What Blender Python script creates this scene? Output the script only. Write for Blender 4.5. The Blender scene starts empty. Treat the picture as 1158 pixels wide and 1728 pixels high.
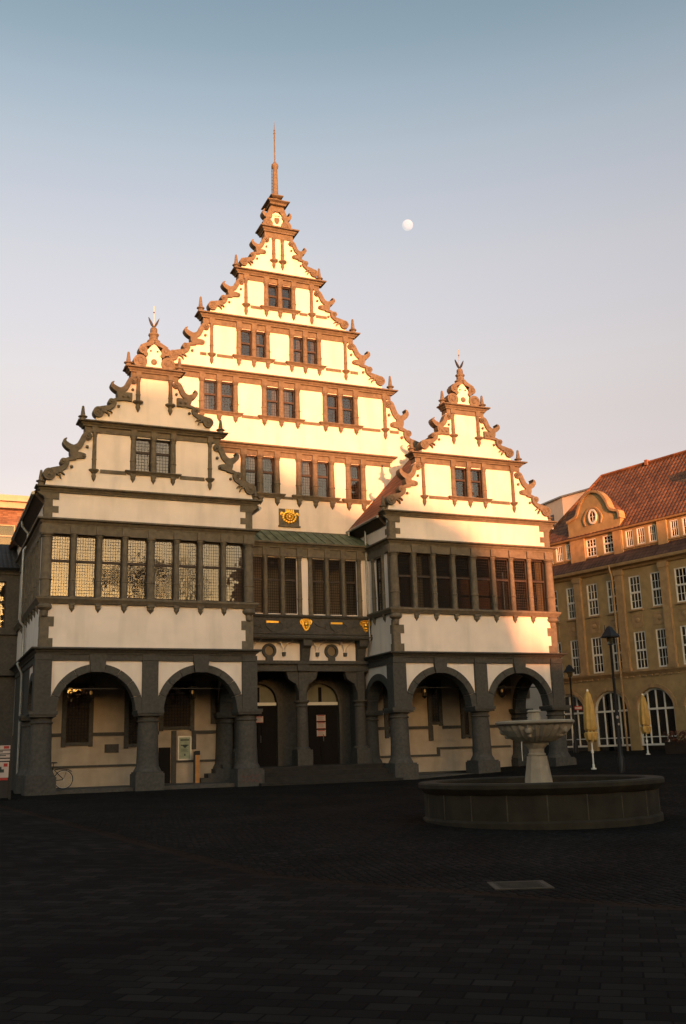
import bpy, math, random
from mathutils import Vector, Matrix
random.seed(7)
RNG=random.Random(21)
R = math.radians
scene = bpy.context.scene
COL = scene.collection
pi = math.pi

# ------------------------------------------------------------------ materials
def nd(nt, t, **k):
    n = nt.nodes.new(t)
    for a, b in k.items(): setattr(n, a, b)
    return n
def mat(name, col, rough=.8, var=.12, scale=3., bump=.0, bscale=40., metal=0., spec=.3, stain=0., stretch=(1,1,1), emit=None):
    m = bpy.data.materials.new(name); m.use_nodes = True
    nt = m.node_tree; b = nt.nodes['Principled BSDF']
    b.inputs['Roughness'].default_value = rough; b.inputs['Metallic'].default_value = metal
    b.inputs['Specular IOR Level'].default_value = spec
    tc = nd(nt, 'ShaderNodeTexCoord'); mp = nd(nt, 'ShaderNodeMapping'); mp.inputs['Scale'].default_value = stretch
    nt.links.new(tc.outputs['Object'], mp.inputs[0])
    no = nd(nt, 'ShaderNodeTexNoise'); no.inputs['Scale'].default_value = scale; no.inputs['Detail'].default_value = 6
    nt.links.new(mp.outputs[0], no.inputs['Vector'])
    mx = nd(nt, 'ShaderNodeMix', data_type='RGBA')
    lo = [max(0, c*(1-var)) for c in col]; hi = [min(1, c*(1+var)) for c in col]
    mx.inputs[6].default_value = (*lo, 1); mx.inputs[7].default_value = (*hi, 1)
    rp = nd(nt, 'ShaderNodeMapRange'); rp.inputs[1].default_value = .3; rp.inputs[2].default_value = .7
    nt.links.new(no.outputs[0], rp.inputs[0]); nt.links.new(rp.outputs[0], mx.inputs[0])
    out = mx.outputs[2]
    if stain:
        n2 = nd(nt, 'ShaderNodeTexNoise'); n2.inputs['Scale'].default_value = .9; n2.inputs['Detail'].default_value = 8
        m2 = nd(nt, 'ShaderNodeMapping'); m2.inputs['Scale'].default_value = (2.2, 2.2, .35)
        nt.links.new(tc.outputs['Object'], m2.inputs[0]); nt.links.new(m2.outputs[0], n2.inputs['Vector'])
        r2 = nd(nt, 'ShaderNodeMapRange'); r2.inputs[1].default_value = .48; r2.inputs[2].default_value = .75; r2.inputs[4].default_value = stain
        nt.links.new(n2.outputs[0], r2.inputs[0])
        m3 = nd(nt, 'ShaderNodeMix', data_type='RGBA'); m3.inputs[7].default_value = (*[c*.45 for c in col], 1)
        nt.links.new(r2.outputs[0], m3.inputs[0]); nt.links.new(out, m3.inputs[6]); out = m3.outputs[2]
    nt.links.new(out, b.inputs['Base Color'])
    if bump:
        nb = nd(nt, 'ShaderNodeTexNoise'); nb.inputs['Scale'].default_value = bscale; nb.inputs['Detail'].default_value = 4
        nt.links.new(mp.outputs[0], nb.inputs['Vector'])
        bp = nd(nt, 'ShaderNodeBump'); bp.inputs['Strength'].default_value = bump; bp.inputs['Distance'].default_value = .02
        nt.links.new(nb.outputs[0], bp.inputs['Height']); nt.links.new(bp.outputs[0], b.inputs['Normal'])
    if emit:
        b.inputs['Emission Color'].default_value = (*emit[0], 1); b.inputs['Emission Strength'].default_value = emit[1]
    return m
def mathn(nt, op, a, b=None):
    n = nd(nt, 'ShaderNodeMath', operation=op)
    for i, v in enumerate((a, b)):
        if v is None: continue
        if isinstance(v, (int, float)): n.inputs[i].default_value = v
        else: nt.links.new(v, n.inputs[i])
    return n.outputs[0]
def glass_mat(name, px, pz, line, ior=1.75, tint=(.5,.48,.42), lead=(.03,.026,.022), tilt=.007, refl=1.):
    """clear window glass that mirrors the sky and lets the dark room show; px,pz = size of the leaded panes (0: one sheet)"""
    m = bpy.data.materials.new(name); m.use_nodes = True
    nt = m.node_tree; b = nt.nodes['Principled BSDF']; L = nt.links; out = nt.nodes['Material Output']
    b.inputs['Roughness'].default_value = .7; b.inputs['Base Color'].default_value = (*lead, 1); b.inputs['Specular IOR Level'].default_value = .1
    tr = nd(nt, 'ShaderNodeBsdfTransparent'); tr.inputs[0].default_value = (*tint, 1)
    gl = nd(nt, 'ShaderNodeBsdfGlossy'); gl.inputs['Roughness'].default_value = .02; gl.inputs['Color'].default_value = (refl, refl, refl, 1)
    fr = nd(nt, 'ShaderNodeFresnel'); fr.inputs['IOR'].default_value = ior
    mx = nd(nt, 'ShaderNodeMixShader'); L.new(fr.outputs[0], mx.inputs[0]); L.new(tr.outputs[0], mx.inputs[1]); L.new(gl.outputs[0], mx.inputs[2])
    ge = nd(nt, 'ShaderNodeNewGeometry')
    tc = nd(nt, 'ShaderNodeTexCoord')
    wv = nd(nt, 'ShaderNodeTexNoise'); wv.inputs['Scale'].default_value = 5.; L.new(tc.outputs['Object'], wv.inputs['Vector'])
    wb = nd(nt, 'ShaderNodeVectorMath', operation='SUBTRACT'); wb.inputs[1].default_value = (.5,.5,.5); L.new(wv.outputs['Color'], wb.inputs[0])
    ws = nd(nt, 'ShaderNodeVectorMath', operation='SCALE'); ws.inputs['Scale'].default_value = .02; L.new(wb.outputs[0], ws.inputs[0])
    ad = nd(nt, 'ShaderNodeVectorMath', operation='ADD'); L.new(ge.outputs['Normal'], ad.inputs[0]); L.new(ws.outputs[0], ad.inputs[1])
    nrm = ad.outputs[0]; res = mx.outputs[0]
    if px:
        sp = nd(nt, 'ShaderNodeSeparateXYZ'); L.new(tc.outputs['UV'], sp.inputs[0])
        fx = mathn(nt, 'DIVIDE', sp.outputs[0], px); fz = mathn(nt, 'DIVIDE', sp.outputs[1], pz)
        lx = mathn(nt, 'LESS_THAN', mathn(nt, 'FRACT', fx), line/px); lz = mathn(nt, 'LESS_THAN', mathn(nt, 'FRACT', fz), line/pz)
        ln = mathn(nt, 'MAXIMUM', lx, lz)
        cb = nd(nt, 'ShaderNodeCombineXYZ'); L.new(mathn(nt, 'FLOOR', fx), cb.inputs[0]); L.new(mathn(nt, 'FLOOR', fz), cb.inputs[1])
        wn = nd(nt, 'ShaderNodeTexWhiteNoise', noise_dimensions='2D'); L.new(cb.outputs[0], wn.inputs['Vector'])
        sb = nd(nt, 'ShaderNodeVectorMath', operation='SUBTRACT'); sb.inputs[1].default_value = (.5,.5,.5); L.new(wn.outputs['Color'], sb.inputs[0])
        sc = nd(nt, 'ShaderNodeVectorMath', operation='SCALE'); sc.inputs['Scale'].default_value = tilt; L.new(sb.outputs[0], sc.inputs[0])
        a2 = nd(nt, 'ShaderNodeVectorMath', operation='ADD'); L.new(nrm, a2.inputs[0]); L.new(sc.outputs[0], a2.inputs[1]); nrm = a2.outputs[0]
        m2 = nd(nt, 'ShaderNodeMixShader'); L.new(ln, m2.inputs[0]); L.new(res, m2.inputs[1]); L.new(b.outputs[0], m2.inputs[2]); res = m2.outputs[0]
    L.new(nrm, gl.inputs['Normal']); L.new(nrm, fr.inputs['Normal'])
    L.new(res, out.inputs['Surface'])
    return m

M = {}
M['plaster'] = mat('plaster', (.78,.675,.57), .9, .06, 1.4, .35, 50, stain=.28)
M['plaster_shade'] = mat('shaded_arcade_plaster', (.40,.325,.235), .9, .10, 2.5, .25, 60, stain=.3)  # wall plaster darkened to stand for the shade inside the arcades
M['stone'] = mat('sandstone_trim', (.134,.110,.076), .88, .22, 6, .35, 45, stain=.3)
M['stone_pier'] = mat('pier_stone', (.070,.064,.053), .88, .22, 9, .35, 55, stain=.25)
M['wood'] = mat('dark_wood', (.035,.022,.015), .55, .3, 8)
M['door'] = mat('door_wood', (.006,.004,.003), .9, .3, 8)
M['ceil'] = mat('ceiling_wood', (.05,.035,.025), .8, .2, 5)
M['gold'] = mat('gilding', (.80,.46,.07), .32, .15, 12, .2, 30, metal=1.)
M['lead'] = mat('grey_lead', (.10,.10,.10), .5, .15, 5, metal=.3)
M['zinc'] = mat('zinc_pipe', (.30,.30,.28), .45, .15, 5, metal=.5)
M['iron'] = mat('black_iron', (.012,.012,.012), .5, .2, 5)
M['leaded'] = glass_mat('leaded_glass', .094, .118, .015)
M['leaded_b'] = glass_mat('leaded_glass_small', .12, .13, .016)
M['glass'] = glass_mat('window_glass', 0, 0, 0, ior=1.5)
M['white'] = mat('white_paint', (.72,.68,.58), .5, .05, 4)
M['ochre'] = mat('ochre_sandstone', (.36,.245,.110), .9, .16, 2.2, .3, 30, stain=.25)
M['ochre_d'] = mat('ochre_sandstone_trim', (.37,.235,.112), .9, .18, 3, .3, 30, stain=.3)
M['white_house'] = mat('pale_render', (.62,.52,.40), .9, .05, 2, .1)
M['cloth'] = mat('parasol_cloth', (.52,.31,.085), .85, .12, 5, .2, 20)
M['paper'] = mat('paper', (.45,.36,.30), .7, .04, 5)
M['red'] = mat('red_print', (.35,.03,.02), .7, .1, 5)
M['red_dull'] = mat('faded_red_paint', (.14,.05,.04), .9, .2, 9)
M['green_p'] = mat('pale_green_print', (.28,.32,.22), .6, .15, 9)
M['ink'] = mat('ink', (.04,.05,.04), .7, .1, 5)
M['fount'] = mat('fountain_limestone', (.36,.295,.205), .85, .16, 5, .3, 40, stain=.45)
M['basin'] = mat('basin_sandstone', (.034,.026,.014), .9, .3, 3, .35, 30, stain=.55)
M['basin_joint'] = mat('basin_joint', (.075,.058,.036), .9, .3, 6)
M['water'] = mat('water', (.01,.012,.01), .06, .1, 3, .15, 6, spec=.6)
M['rust'] = mat('oak_board', (.46,.22,.07), .6, .2, 4)
M['leaf'] = mat('leaf', (.05,.05,.018), .7, .4, 2)
M['redleaf'] = mat('autumn_leaf', (.09,.03,.014), .7, .4, 2)
M['terra'] = mat('terracotta', (.25,.11,.05), .8, .1, 4)
M['bark'] = mat('bark', (.03,.025,.02), .9, .2, 5)
M['shade_house'] = mat('far_house', (.25,.2,.15), .9, .1, 1)
M['buff'] = mat('buff_fascia', (.42,.33,.24), .7, .1, 3)
M['pale_glass'] = mat('frosted_glass', (.17,.165,.115), .3, .1, 4)
M['step'] = mat('step_stone', (.024,.020,.015), .9, .3, 4, .3, 30)
M['moon'] = mat('moon_glow', (.10,.12,.16), 1., .25, .22, emit=((1.,.96,.95), .27))  # sunlit disc given as even emission over a dark base
M['curtain'] = mat('curtain', (.34,.29,.21), .9, .1, 6)
M['lampglow'] = mat('lamp_glow', (.5,.3,.1), .5, .1, 4, emit=((1,.5,.14), .05))
M['lampglow2'] = mat('lit_curtain', (.5,.3,.1), .5, .3, 2, emit=((1,.42,.10), .10))
_nt=M['moon'].node_tree; _mx=[n for n in _nt.nodes if n.type=='MIX'][0]; _mx.inputs[6].default_value=(.80,.80,.84,1); _mx.inputs[7].default_value=(1.,.96,.93,1); _nt.links.new(_mx.outputs[2],_nt.nodes['Principled BSDF'].inputs['Emission Color']); _bc=_nt.nodes['Principled BSDF'].inputs['Base Color']; _nt.links.remove(_bc.links[0]); _bc.default_value=(.10,.11,.14,1)
M['silver'] = mat('silver_frame', (.55,.54,.5), .4, .1, 4, metal=.6)

def roof_mat(name, col, pitch, wide=.24, var=.35):
    m = mat(name, col, .75, var, 1.5)
    nt = m.node_tree; b = nt.nodes['Principled BSDF']; L = nt.links
    tc = nd(nt, 'ShaderNodeTexCoord'); sp = nd(nt, 'ShaderNodeSeparateXYZ'); L.new(tc.outputs['UV'], sp.inputs[0])
    fz = mathn(nt, 'FRACT', mathn(nt, 'DIVIDE', sp.outputs[1], pitch))
    fx = mathn(nt, 'FRACT', mathn(nt, 'DIVIDE', sp.outputs[0], wide))
    s = mathn(nt, 'SINE', mathn(nt, 'MULTIPLY', fx, pi))
    h = mathn(nt, 'ADD', mathn(nt, 'MULTIPLY', mathn(nt, 'SUBTRACT', 1., fz), .9), mathn(nt, 'MULTIPLY', s, .6))
    bp = nd(nt, 'ShaderNodeBump'); bp.inputs['Strength'].default_value = 1.; bp.inputs['Distance'].default_value = .04
    L.new(h, bp.inputs['Height']); L.new(bp.outputs[0], b.inputs['Normal'])
    # each tile its own tone
    cb = nd(nt, 'ShaderNodeCombineXYZ')
    L.new(mathn(nt, 'FLOOR', mathn(nt, 'DIVIDE', sp.outputs[0], wide)), cb.inputs[0]); L.new(mathn(nt, 'FLOOR', mathn(nt, 'DIVIDE', sp.outputs[1], pitch)), cb.inputs[1])
    wn = nd(nt, 'ShaderNodeTexWhiteNoise', noise_dimensions='2D'); L.new(cb.outputs[0], wn.inputs['Vector'])
    src = b.inputs['Base Color'].links[0].from_socket
    hs = nd(nt, 'ShaderNodeHueSaturation'); L.new(src, hs.inputs['Color'])
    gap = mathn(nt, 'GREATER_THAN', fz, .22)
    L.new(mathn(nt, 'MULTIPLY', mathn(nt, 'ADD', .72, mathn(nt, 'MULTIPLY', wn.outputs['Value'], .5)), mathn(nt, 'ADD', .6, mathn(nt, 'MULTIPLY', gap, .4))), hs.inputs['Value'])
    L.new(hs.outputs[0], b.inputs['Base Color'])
    return m
M['tile'] = roof_mat('red_roof_tiles', (.17,.072,.032), .36, .26)
M['tile_s'] = roof_mat('brown_roof_tiles', (.17,.065,.036), .34, .26)
M['tile_d'] = roof_mat('dark_roof_tiles', (.085,.045,.03), .30, .24)
M['slate'] = roof_mat('dark_slate', (.03,.026,.022), .25, .2)
M['brick'] = roof_mat('red_brick', (.20,.115,.075), .12, .3)
M['copper'] = mat('green_copper', (.10,.125,.075), .6, .4, 2.2, .2, 12, stain=.6, stretch=(2,1,1))

# ------------------------------------------------------------------ mesh tools
class Fr:                                     # local frame: x along wall, y into the wall, z up
    def __init__(s, O=(0,0,0), X=(1,0), N=(0,1)): s.O, s.X, s.N = O, X, N
    def __call__(s, p):
        a, b, c = p
        return (s.O[0]+a*s.X[0]+b*s.N[0], s.O[1]+a*s.X[1]+b*s.N[1], s.O[2]+c)
W0 = Fr()
class MB:
    def __init__(s, fr=W0): s.v=[]; s.f=[]; s.uv=[]; s.fr=fr
    def V(s, p): s.v.append(s.fr(p)); s.uv.append((p[0]+p[1]*.0, p[2])); return len(s.v)-1
    def face(s, pts, uvs=None):
        ids = [s.V(p) for p in pts]
        if uvs:
            for i, u in zip(ids, uvs): s.uv[i] = u
        s.f.append(ids)
    def box(s, x0,x1,y0,y1,z0,z1):
        if x1<x0: x0,x1=x1,x0
        P=[s.V(p) for p in ((x0,y0,z0),(x1,y0,z0),(x1,y1,z0),(x0,y1,z0),(x0,y0,z1),(x1,y0,z1),(x1,y1,z1),(x0,y1,z1))]
        for q in ((0,3,2,1),(4,5,6,7),(0,1,5,4),(1,2,6,5),(2,3,7,6),(3,0,4,7)): s.f.append([P[i] for i in q])
    def prism(s, poly, y0, y1):               # poly [(x,z)] any order; front y0, back y1
        A = sum(poly[i-1][0]*poly[i][1]-poly[i][0]*poly[i-1][1] for i in range(len(poly)))
        if A < 0: poly = poly[::-1]
        n = len(poly)
        a=[s.V((x,y0,z)) for x,z in poly]; b=[s.V((x,y1,z)) for x,z in poly]
        s.f.append(a); s.f.append(b[::-1])
        for i in range(n): j=(i+1)%n; s.f.append([a[j],a[i],b[i],b[j]])
    def disc(s, cx, cz, r, y0, y1, n=18, rz=None):
        rz = rz or r
        s.prism([(cx+r*math.cos(2*pi*i/n), cz+rz*math.sin(2*pi*i/n)) for i in range(n)], y0, y1)
    def boss(s, cx, cz, r, y0, h, n=14):      # domed button on a wall
        for k in range(3):
            pass
        rings=[(r,0),(r*.95,-h*.5),(r*.7,-h*.85),(r*.3,-h)]
        ids=[[s.V((cx+q*math.cos(2*pi*i/n), y0+d, cz+q*math.sin(2*pi*i/n))) for i in range(n)] for q,d in rings]
        for a,b in zip(ids, ids[1:]):
            for i in range(n): j=(i+1)%n; s.f.append([a[i],a[j],b[j],b[i]])
        s.f.append(ids[-1])
    def stroke(s, pts, y0, y1, sub=4):        # pts [(x,z,halfwidth)] -> smooth tapering ribbon with thickness
        P = spline(pts, sub)
        Lf=[]; Rt=[]
        for i,(x,z,w) in enumerate(P):
            a=P[max(0,i-1)]; b=P[min(len(P)-1,i+1)]
            dx,dz=b[0]-a[0],b[1]-a[1]; l=math.hypot(dx,dz) or 1
            nx,nz=-dz/l,dx/l
            Lf.append((x+nx*w,z+nz*w)); Rt.append((x-nx*w,z-nz*w))
        a=[s.V((x,y0,z)) for x,z in Lf]; b=[s.V((x,y0,z)) for x,z in Rt]
        c=[s.V((x,y1,z)) for x,z in Lf]; d=[s.V((x,y1,z)) for x,z in Rt]
        for i in range(len(P)-1):
            s.f.append([a[i],b[i],b[i+1],a[i+1]]); s.f.append([c[i],c[i+1],d[i+1],d[i]])
            s.f.append([a[i],a[i+1],c[i+1],c[i]]); s.f.append([b[i],d[i],d[i+1],b[i+1]])
        s.f.append([a[0],c[0],d[0],b[0]]); s.f.append([a[-1],b[-1],d[-1],c[-1]])
    def lathe(s, cx, cy, prof, n=16, rot=0., sx=1, sy=1, tilt=None):   # prof [(r,z)] bottom to top
        rings=[]
        for r,z in prof:
            rings.append([s.V((cx+sx*r*math.cos(2*pi*i/n+rot), cy+sy*r*math.sin(2*pi*i/n+rot), z)) for i in range(n)])
        for a,b in zip(rings, rings[1:]):
            for i in range(n): j=(i+1)%n; s.f.append([a[i],a[j],b[j],b[i]])
        s.f.append(rings[0][::-1]); s.f.append(rings[-1])
    def tube(s, pts, r, n=8):
        pts=[Vector(s.fr(p)) for p in pts]; rings=[]
        rr = r if isinstance(r,(list,tuple)) else [r]*len(pts)
        up=Vector((0,0,1))
        for i,p in enumerate(pts):
            d=(pts[min(len(pts)-1,i+1)]-pts[max(0,i-1)]).normalized()
            a=d.cross(up if abs(d.z)<.95 else Vector((1,0,0))).normalized(); b=d.cross(a)
            ring=[]
            for k in range(n):
                q=p+(a*math.cos(2*pi*k/n)+b*math.sin(2*pi*k/n))*rr[i]
                s.v.append(tuple(q)); s.uv.append((q.x,q.z)); ring.append(len(s.v)-1)
            rings.append(ring)
        for a,b in zip(rings,rings[1:]):
            for i in range(n): j=(i+1)%n; s.f.append([a[i],b[i],b[j],a[j]])
        s.f.append(rings[0]); s.f.append(rings[-1][::-1])
    def sweep(s, path, prof):                 # path [(x,y)], prof [(out,z)] bottom to top; outward = right-hand side
        rows=[]
        n=len(path)
        for i,(x,y) in enumerate(path):
            ds=[]
            if i>0: ds.append((path[i][0]-path[i-1][0], path[i][1]-path[i-1][1]))
            if i<n-1: ds.append((path[i+1][0]-path[i][0], path[i+1][1]-path[i][1]))
            ns=[]
            for dx,dy in ds:
                l=math.hypot(dx,dy); ns.append((dy/l,-dx/l))
            if len(ns)==1: mx,my=ns[0]
            else:
                bx,by=ns[0][0]+ns[1][0],ns[0][1]+ns[1][1]; dd=bx*ns[0][0]+by*ns[0][1]; mx,my=bx/dd,by/dd
            rows.append([s.V((x+mx*o,y+my*o,z)) for o,z in prof])
        m=len(prof)
        for a,b in zip(rows,rows[1:]):
            for k in range(m-1): s.f.append([a[k],b[k],b[k+1],a[k+1]])
        s.f.append(rows[0][::1]); s.f.append(rows[-1][::-1])
    def wall(s, x0,x1,z0,z1,y0,y1,holes=()):  # wall slab with rectangular holes (x0,x1,z0,z1)
        xs=sorted({x0,x1,*[h[0] for h in holes],*[h[1] for h in holes]}); zs=sorted({z0,z1,*[h[2] for h in holes],*[h[3] for h in holes]})
        xs=[x for x in xs if x0<=x<=x1]; zs=[z for z in zs if z0<=z<=z1]
        def inh(x,z): return any(h[0]<x<h[1] and h[2]<z<h[3] for h in holes)
        solid={}
        for i in range(len(xs)-1):
            for j in range(len(zs)-1): solid[i,j]=not inh((xs[i]+xs[i+1])/2,(zs[j]+zs[j+1])/2)
        for (i,j),ok in solid.items():
            if not ok: continue
            a,b,c,d=xs[i],xs[i+1],zs[j],zs[j+1]
            s.face([(a,y0,c),(b,y0,c),(b,y0,d),(a,y0,d)]); s.face([(a,y1,c),(a,y1,d),(b,y1,d),(b,y1,c)])
            if not solid.get((i-1,j)): s.face([(a,y0,c),(a,y0,d),(a,y1,d),(a,y1,c)])
            if not solid.get((i+1,j)): s.face([(b,y0,c),(b,y1,c),(b,y1,d),(b,y0,d)])
            if not solid.get((i,j-1)): s.face([(a,y0,c),(a,y1,c),(b,y1,c),(b,y0,c)])
            if not solid.get((i,j+1)): s.face([(a,y0,d),(b,y0,d),(b,y1,d),(a,y1,d)])
    def archwall(s, x0,x1,zs,z1,cx,r,y0,y1,n=24,rz=None):   # wall above springing zs with arch cut
        rz = rz or r
        P=[(cx-r*math.cos(pi*i/n), zs+rz*math.sin(pi*i/n)) for i in range(n+1)]
        for y,fl in ((y0,0),(y1,1)):
            for a,b in zip(P,P[1:]):
                q=[(a[0],y,a[1]),(b[0],y,b[1]),(b[0],y,z1),(a[0],y,z1)]; s.face(q[::-1] if fl else q)
            for u,v in ((x0,cx-r),(cx+r,x1)):
                if v-u>1e-4:
                    q=[(u,y,zs),(v,y,zs),(v,y,z1),(u,y,z1)]; s.face(q[::-1] if fl else q)
        for a,b in zip(P,P[1:]): s.face([(a[0],y0,a[1]),(a[0],y1,a[1]),(b[0],y1,b[1]),(b[0],y0,b[1])])
        s.face([(x0,y0,z1),(x1,y0,z1),(x1,y1,z1),(x0,y1,z1)])
        for x in (x0,x1): s.face([(x,y0,zs),(x,y0,z1),(x,y1,z1),(x,y1,zs)])
    def archring(s, cx,zs,r0,r1,y0,y1,n=24,gap=0,a0=0.,a1=pi,rz=1.):
        def pt(r,a): return (cx-r*math.cos(a), zs+rz*r*math.sin(a))
        if gap:
            for k in range(gap):
                A=a0+(a1-a0)*k/gap+.006; B=a0+(a1-a0)*(k+1)/gap-.006; m=4
                s.prism([pt(r0,A+(B-A)*i/m) for i in range(m+1)]+[pt(r1,B-(B-A)*i/m) for i in range(m+1)], y0, y1)
        else:
            m=n; s.prism([pt(r0,a0+(a1-a0)*i/m) for i in range(m+1)]+[pt(r1,a1-(a1-a0)*i/m) for i in range(m+1)], y0, y1)
    def roofquad(s, p0,p1,p2,p3, th=.12):     # p0,p1 eave; p2,p3 ridge; uv in metres along the slope
        P=[Vector(s.fr(p)) for p in (p0,p1,p2,p3)]
        u=(P[1]-P[0]).normalized(); nrm=u.cross(P[3]-P[0]).normalized(); v=nrm.cross(u)
        ids=[]
        for q in P:
            d=q-P[0]; s.v.append(tuple(q)); s.uv.append((d.dot(u), d.dot(v))); ids.append(len(s.v)-1)
        s.f.append(ids)
        lo=[]
        for q in P:
            w=q-nrm*th; s.v.append(tuple(w)); s.uv.append((0,0)); lo.append(len(s.v)-1)
        s.f.append(lo[::-1])
        for i in range(4): j=(i+1)%4; s.f.append([ids[i],lo[i],lo[j],ids[j]])
    def build(s, name, m, parent=None, smooth=True, label=None):
        o = bpy.data.objects.new(name, mesh_of(s, name, m, smooth)); COL.objects.link(o)
        if parent:
            o.parent = parent
            o.location = -root_loc(parent)
        if label: o['label'] = label
        return o
def root_loc(p):
    v=Vector((0,0,0))
    while p: v+=p.location; p=p.parent
    return v
def mesh_of(s, name, m, smooth=True):
    me = bpy.data.meshes.new(name); me.from_pydata(s.v, [], s.f); 
    ul = me.uv_layers.new(name='UVMap'); uv=s.uv
    for lp in me.loops: ul.data[lp.index].uv = uv[lp.vertex_index]
    me.materials.append(M[m] if isinstance(m,str) else m)
    if smooth:
        me.polygons.foreach_set('use_smooth',[True]*len(me.polygons)); me.set_sharp_from_angle(angle=R(34))
    me.update(); return me
def spline(P, sub):
    if len(P)<3: return list(P)
    out=[]
    for i in range(len(P)-1):
        p0=P[max(0,i-1)];p1=P[i];p2=P[i+1];p3=P[min(len(P)-1,i+2)]
        for k in range(sub):
            t=k/sub
            out.append(tuple(.5*((2*p1[j])+(-p0[j]+p2[j])*t+(2*p0[j]-5*p1[j]+4*p2[j]-p3[j])*t*t+(-p0[j]+3*p1[j]-3*p2[j]+p3[j])*t**3) for j in range(len(p1))))
    out.append(tuple(P[-1])); return out
def thing(name, label, cat, loc=(0,0,0), group=None):
    o = bpy.data.objects.new(name, None); COL.objects.link(o); o.location = loc
    o.empty_display_size=.3
    tag(o,label,cat,group); return o
def tag(o, label, cat, group=None):
    o['label']=label; o['category']=cat
    if group: o['group']=group
    return o
def struct(o): o['kind']='structure'; return o
def copy_tree(o, parent=None):
    c=o.copy(); COL.objects.link(c); c.parent=parent
    for ch in list(o.children): copy_tree(ch,c)
    return c

# ------------------------------------------------------------------ terrain
def sm(t): t=max(0,min(1,t)); return t*t*(3-2*t)
def gz(x,y):
    b=-.45+.45*sm((y+27)/24.)
    r=max(0,x-11)*.045*sm((y+16)/11.)
    r=min(r,.9)
    if y>3 and x>11: r=min(r+.015*(y-3),1.6)
    return b+r

# ================================================================== TOWN HALL
hall = thing('town_hall','pale town hall with tall stepped scrollwork gable flanked by two arcaded wings','town hall',(7.05,0,0))
CORN=lambda z0,z1,o: [(0,z0),(o*.25,z0),(o*.3,z0+(z1-z0)*.25),(o*.55,z0+(z1-z0)*.45),(o*.62,z0+(z1-z0)*.62),(o*.95,z0+(z1-z0)*.72),(o,z0+(z1-z0)*.9),(o*.93,z1),(0,z1)]
def upath(x0,x1,yf,yb): return [(x0,yb),(x0,yf),(x1,yf),(x1,yb)]
def column(fr,x,y,z0,z1,r,parent=hall,cap=True,n=12):
    b=MB(fr); h=z1-z0
    zb=z0+h*.27
    prof=[(r*1.12,z0),(r*1.12,z0+.03),(r*.98,z0+.05),(r*1.0,zb-.02),(r*1.16,zb),(r*1.16,zb+.03),(r*1.0,zb+.045),(r*.86,z1-.16),(r*1.05,z1-.15),(r*1.05,z1-.12),(r*.88,z1-.11),(r*1.18,z1-.06),(r*1.22,z1)]
    b.lathe(x,y,prof,n)
    return b.build('column','stone',parent)
def pendant(fr,x,y,z1,w,drop,parent=hall,m='stone'):   # scrolled drop under a column
    b=MB(fr)
    b.box(x-w,x+w,y-w*1.1,y+.06,z1-.09,z1)
    b.lathe(x,y-w*.1,[(.005,z1-drop),(w*.35,z1-drop+.06),(w*.95,z1-drop*.55),(w*.9,z1-drop*.4),(w,z1-.09)],10)
    return b.build('pendant',m,parent)
def light(fr,x0,x1,z0,z1,zt,y,parent=hall,g='leaded',fw=.045,m='wood',tw=.045):
    b=MB(fr)
    b.box(x0,x0+fw,y-.04,y+.04,z0,z1); b.box(x1-fw,x1,y-.04,y+.04,z0,z1)
    b.box(x0+fw,x1-fw,y-.04,y+.04,z0,z0+fw*1.3); b.box(x0+fw,x1-fw,y-.04,y+.04,z1-fw,z1)
    if zt: b.box(x0+fw,x1-fw,y-.055,y+.05,zt-tw,zt+tw)
    w=b.build('window',m,parent)
    p=MB(fr); p.face([(x0+fw,y,z0+fw),(x1-fw,y,z0+fw),(x1-fw,y,z1-fw),(x0+fw,y,z1-fw)])
    p.build('pane',g,w,False)
    rr=RNG.random()
    if rr<.32:
        c=MB(fr); wd=(x1-x0); n_=10; side=RNG.random()<.5; frac=RNG.uniform(.3,.55)
        xa=x0+.05 if side else x1-.05-wd*frac
        for i in range(n_):
            u0,u1=xa+wd*frac*i/n_,xa+wd*frac*(i+1)/n_
            c.face([(u0,y+.10+.03*(i%2),z0+.05),(u1,y+.10+.03*((i+1)%2),z0+.05),(u1,y+.10+.03*((i+1)%2),z1-.05),(u0,y+.10+.03*(i%2),z1-.05)])
        c.build('curtain','curtain',w)
    return w

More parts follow.
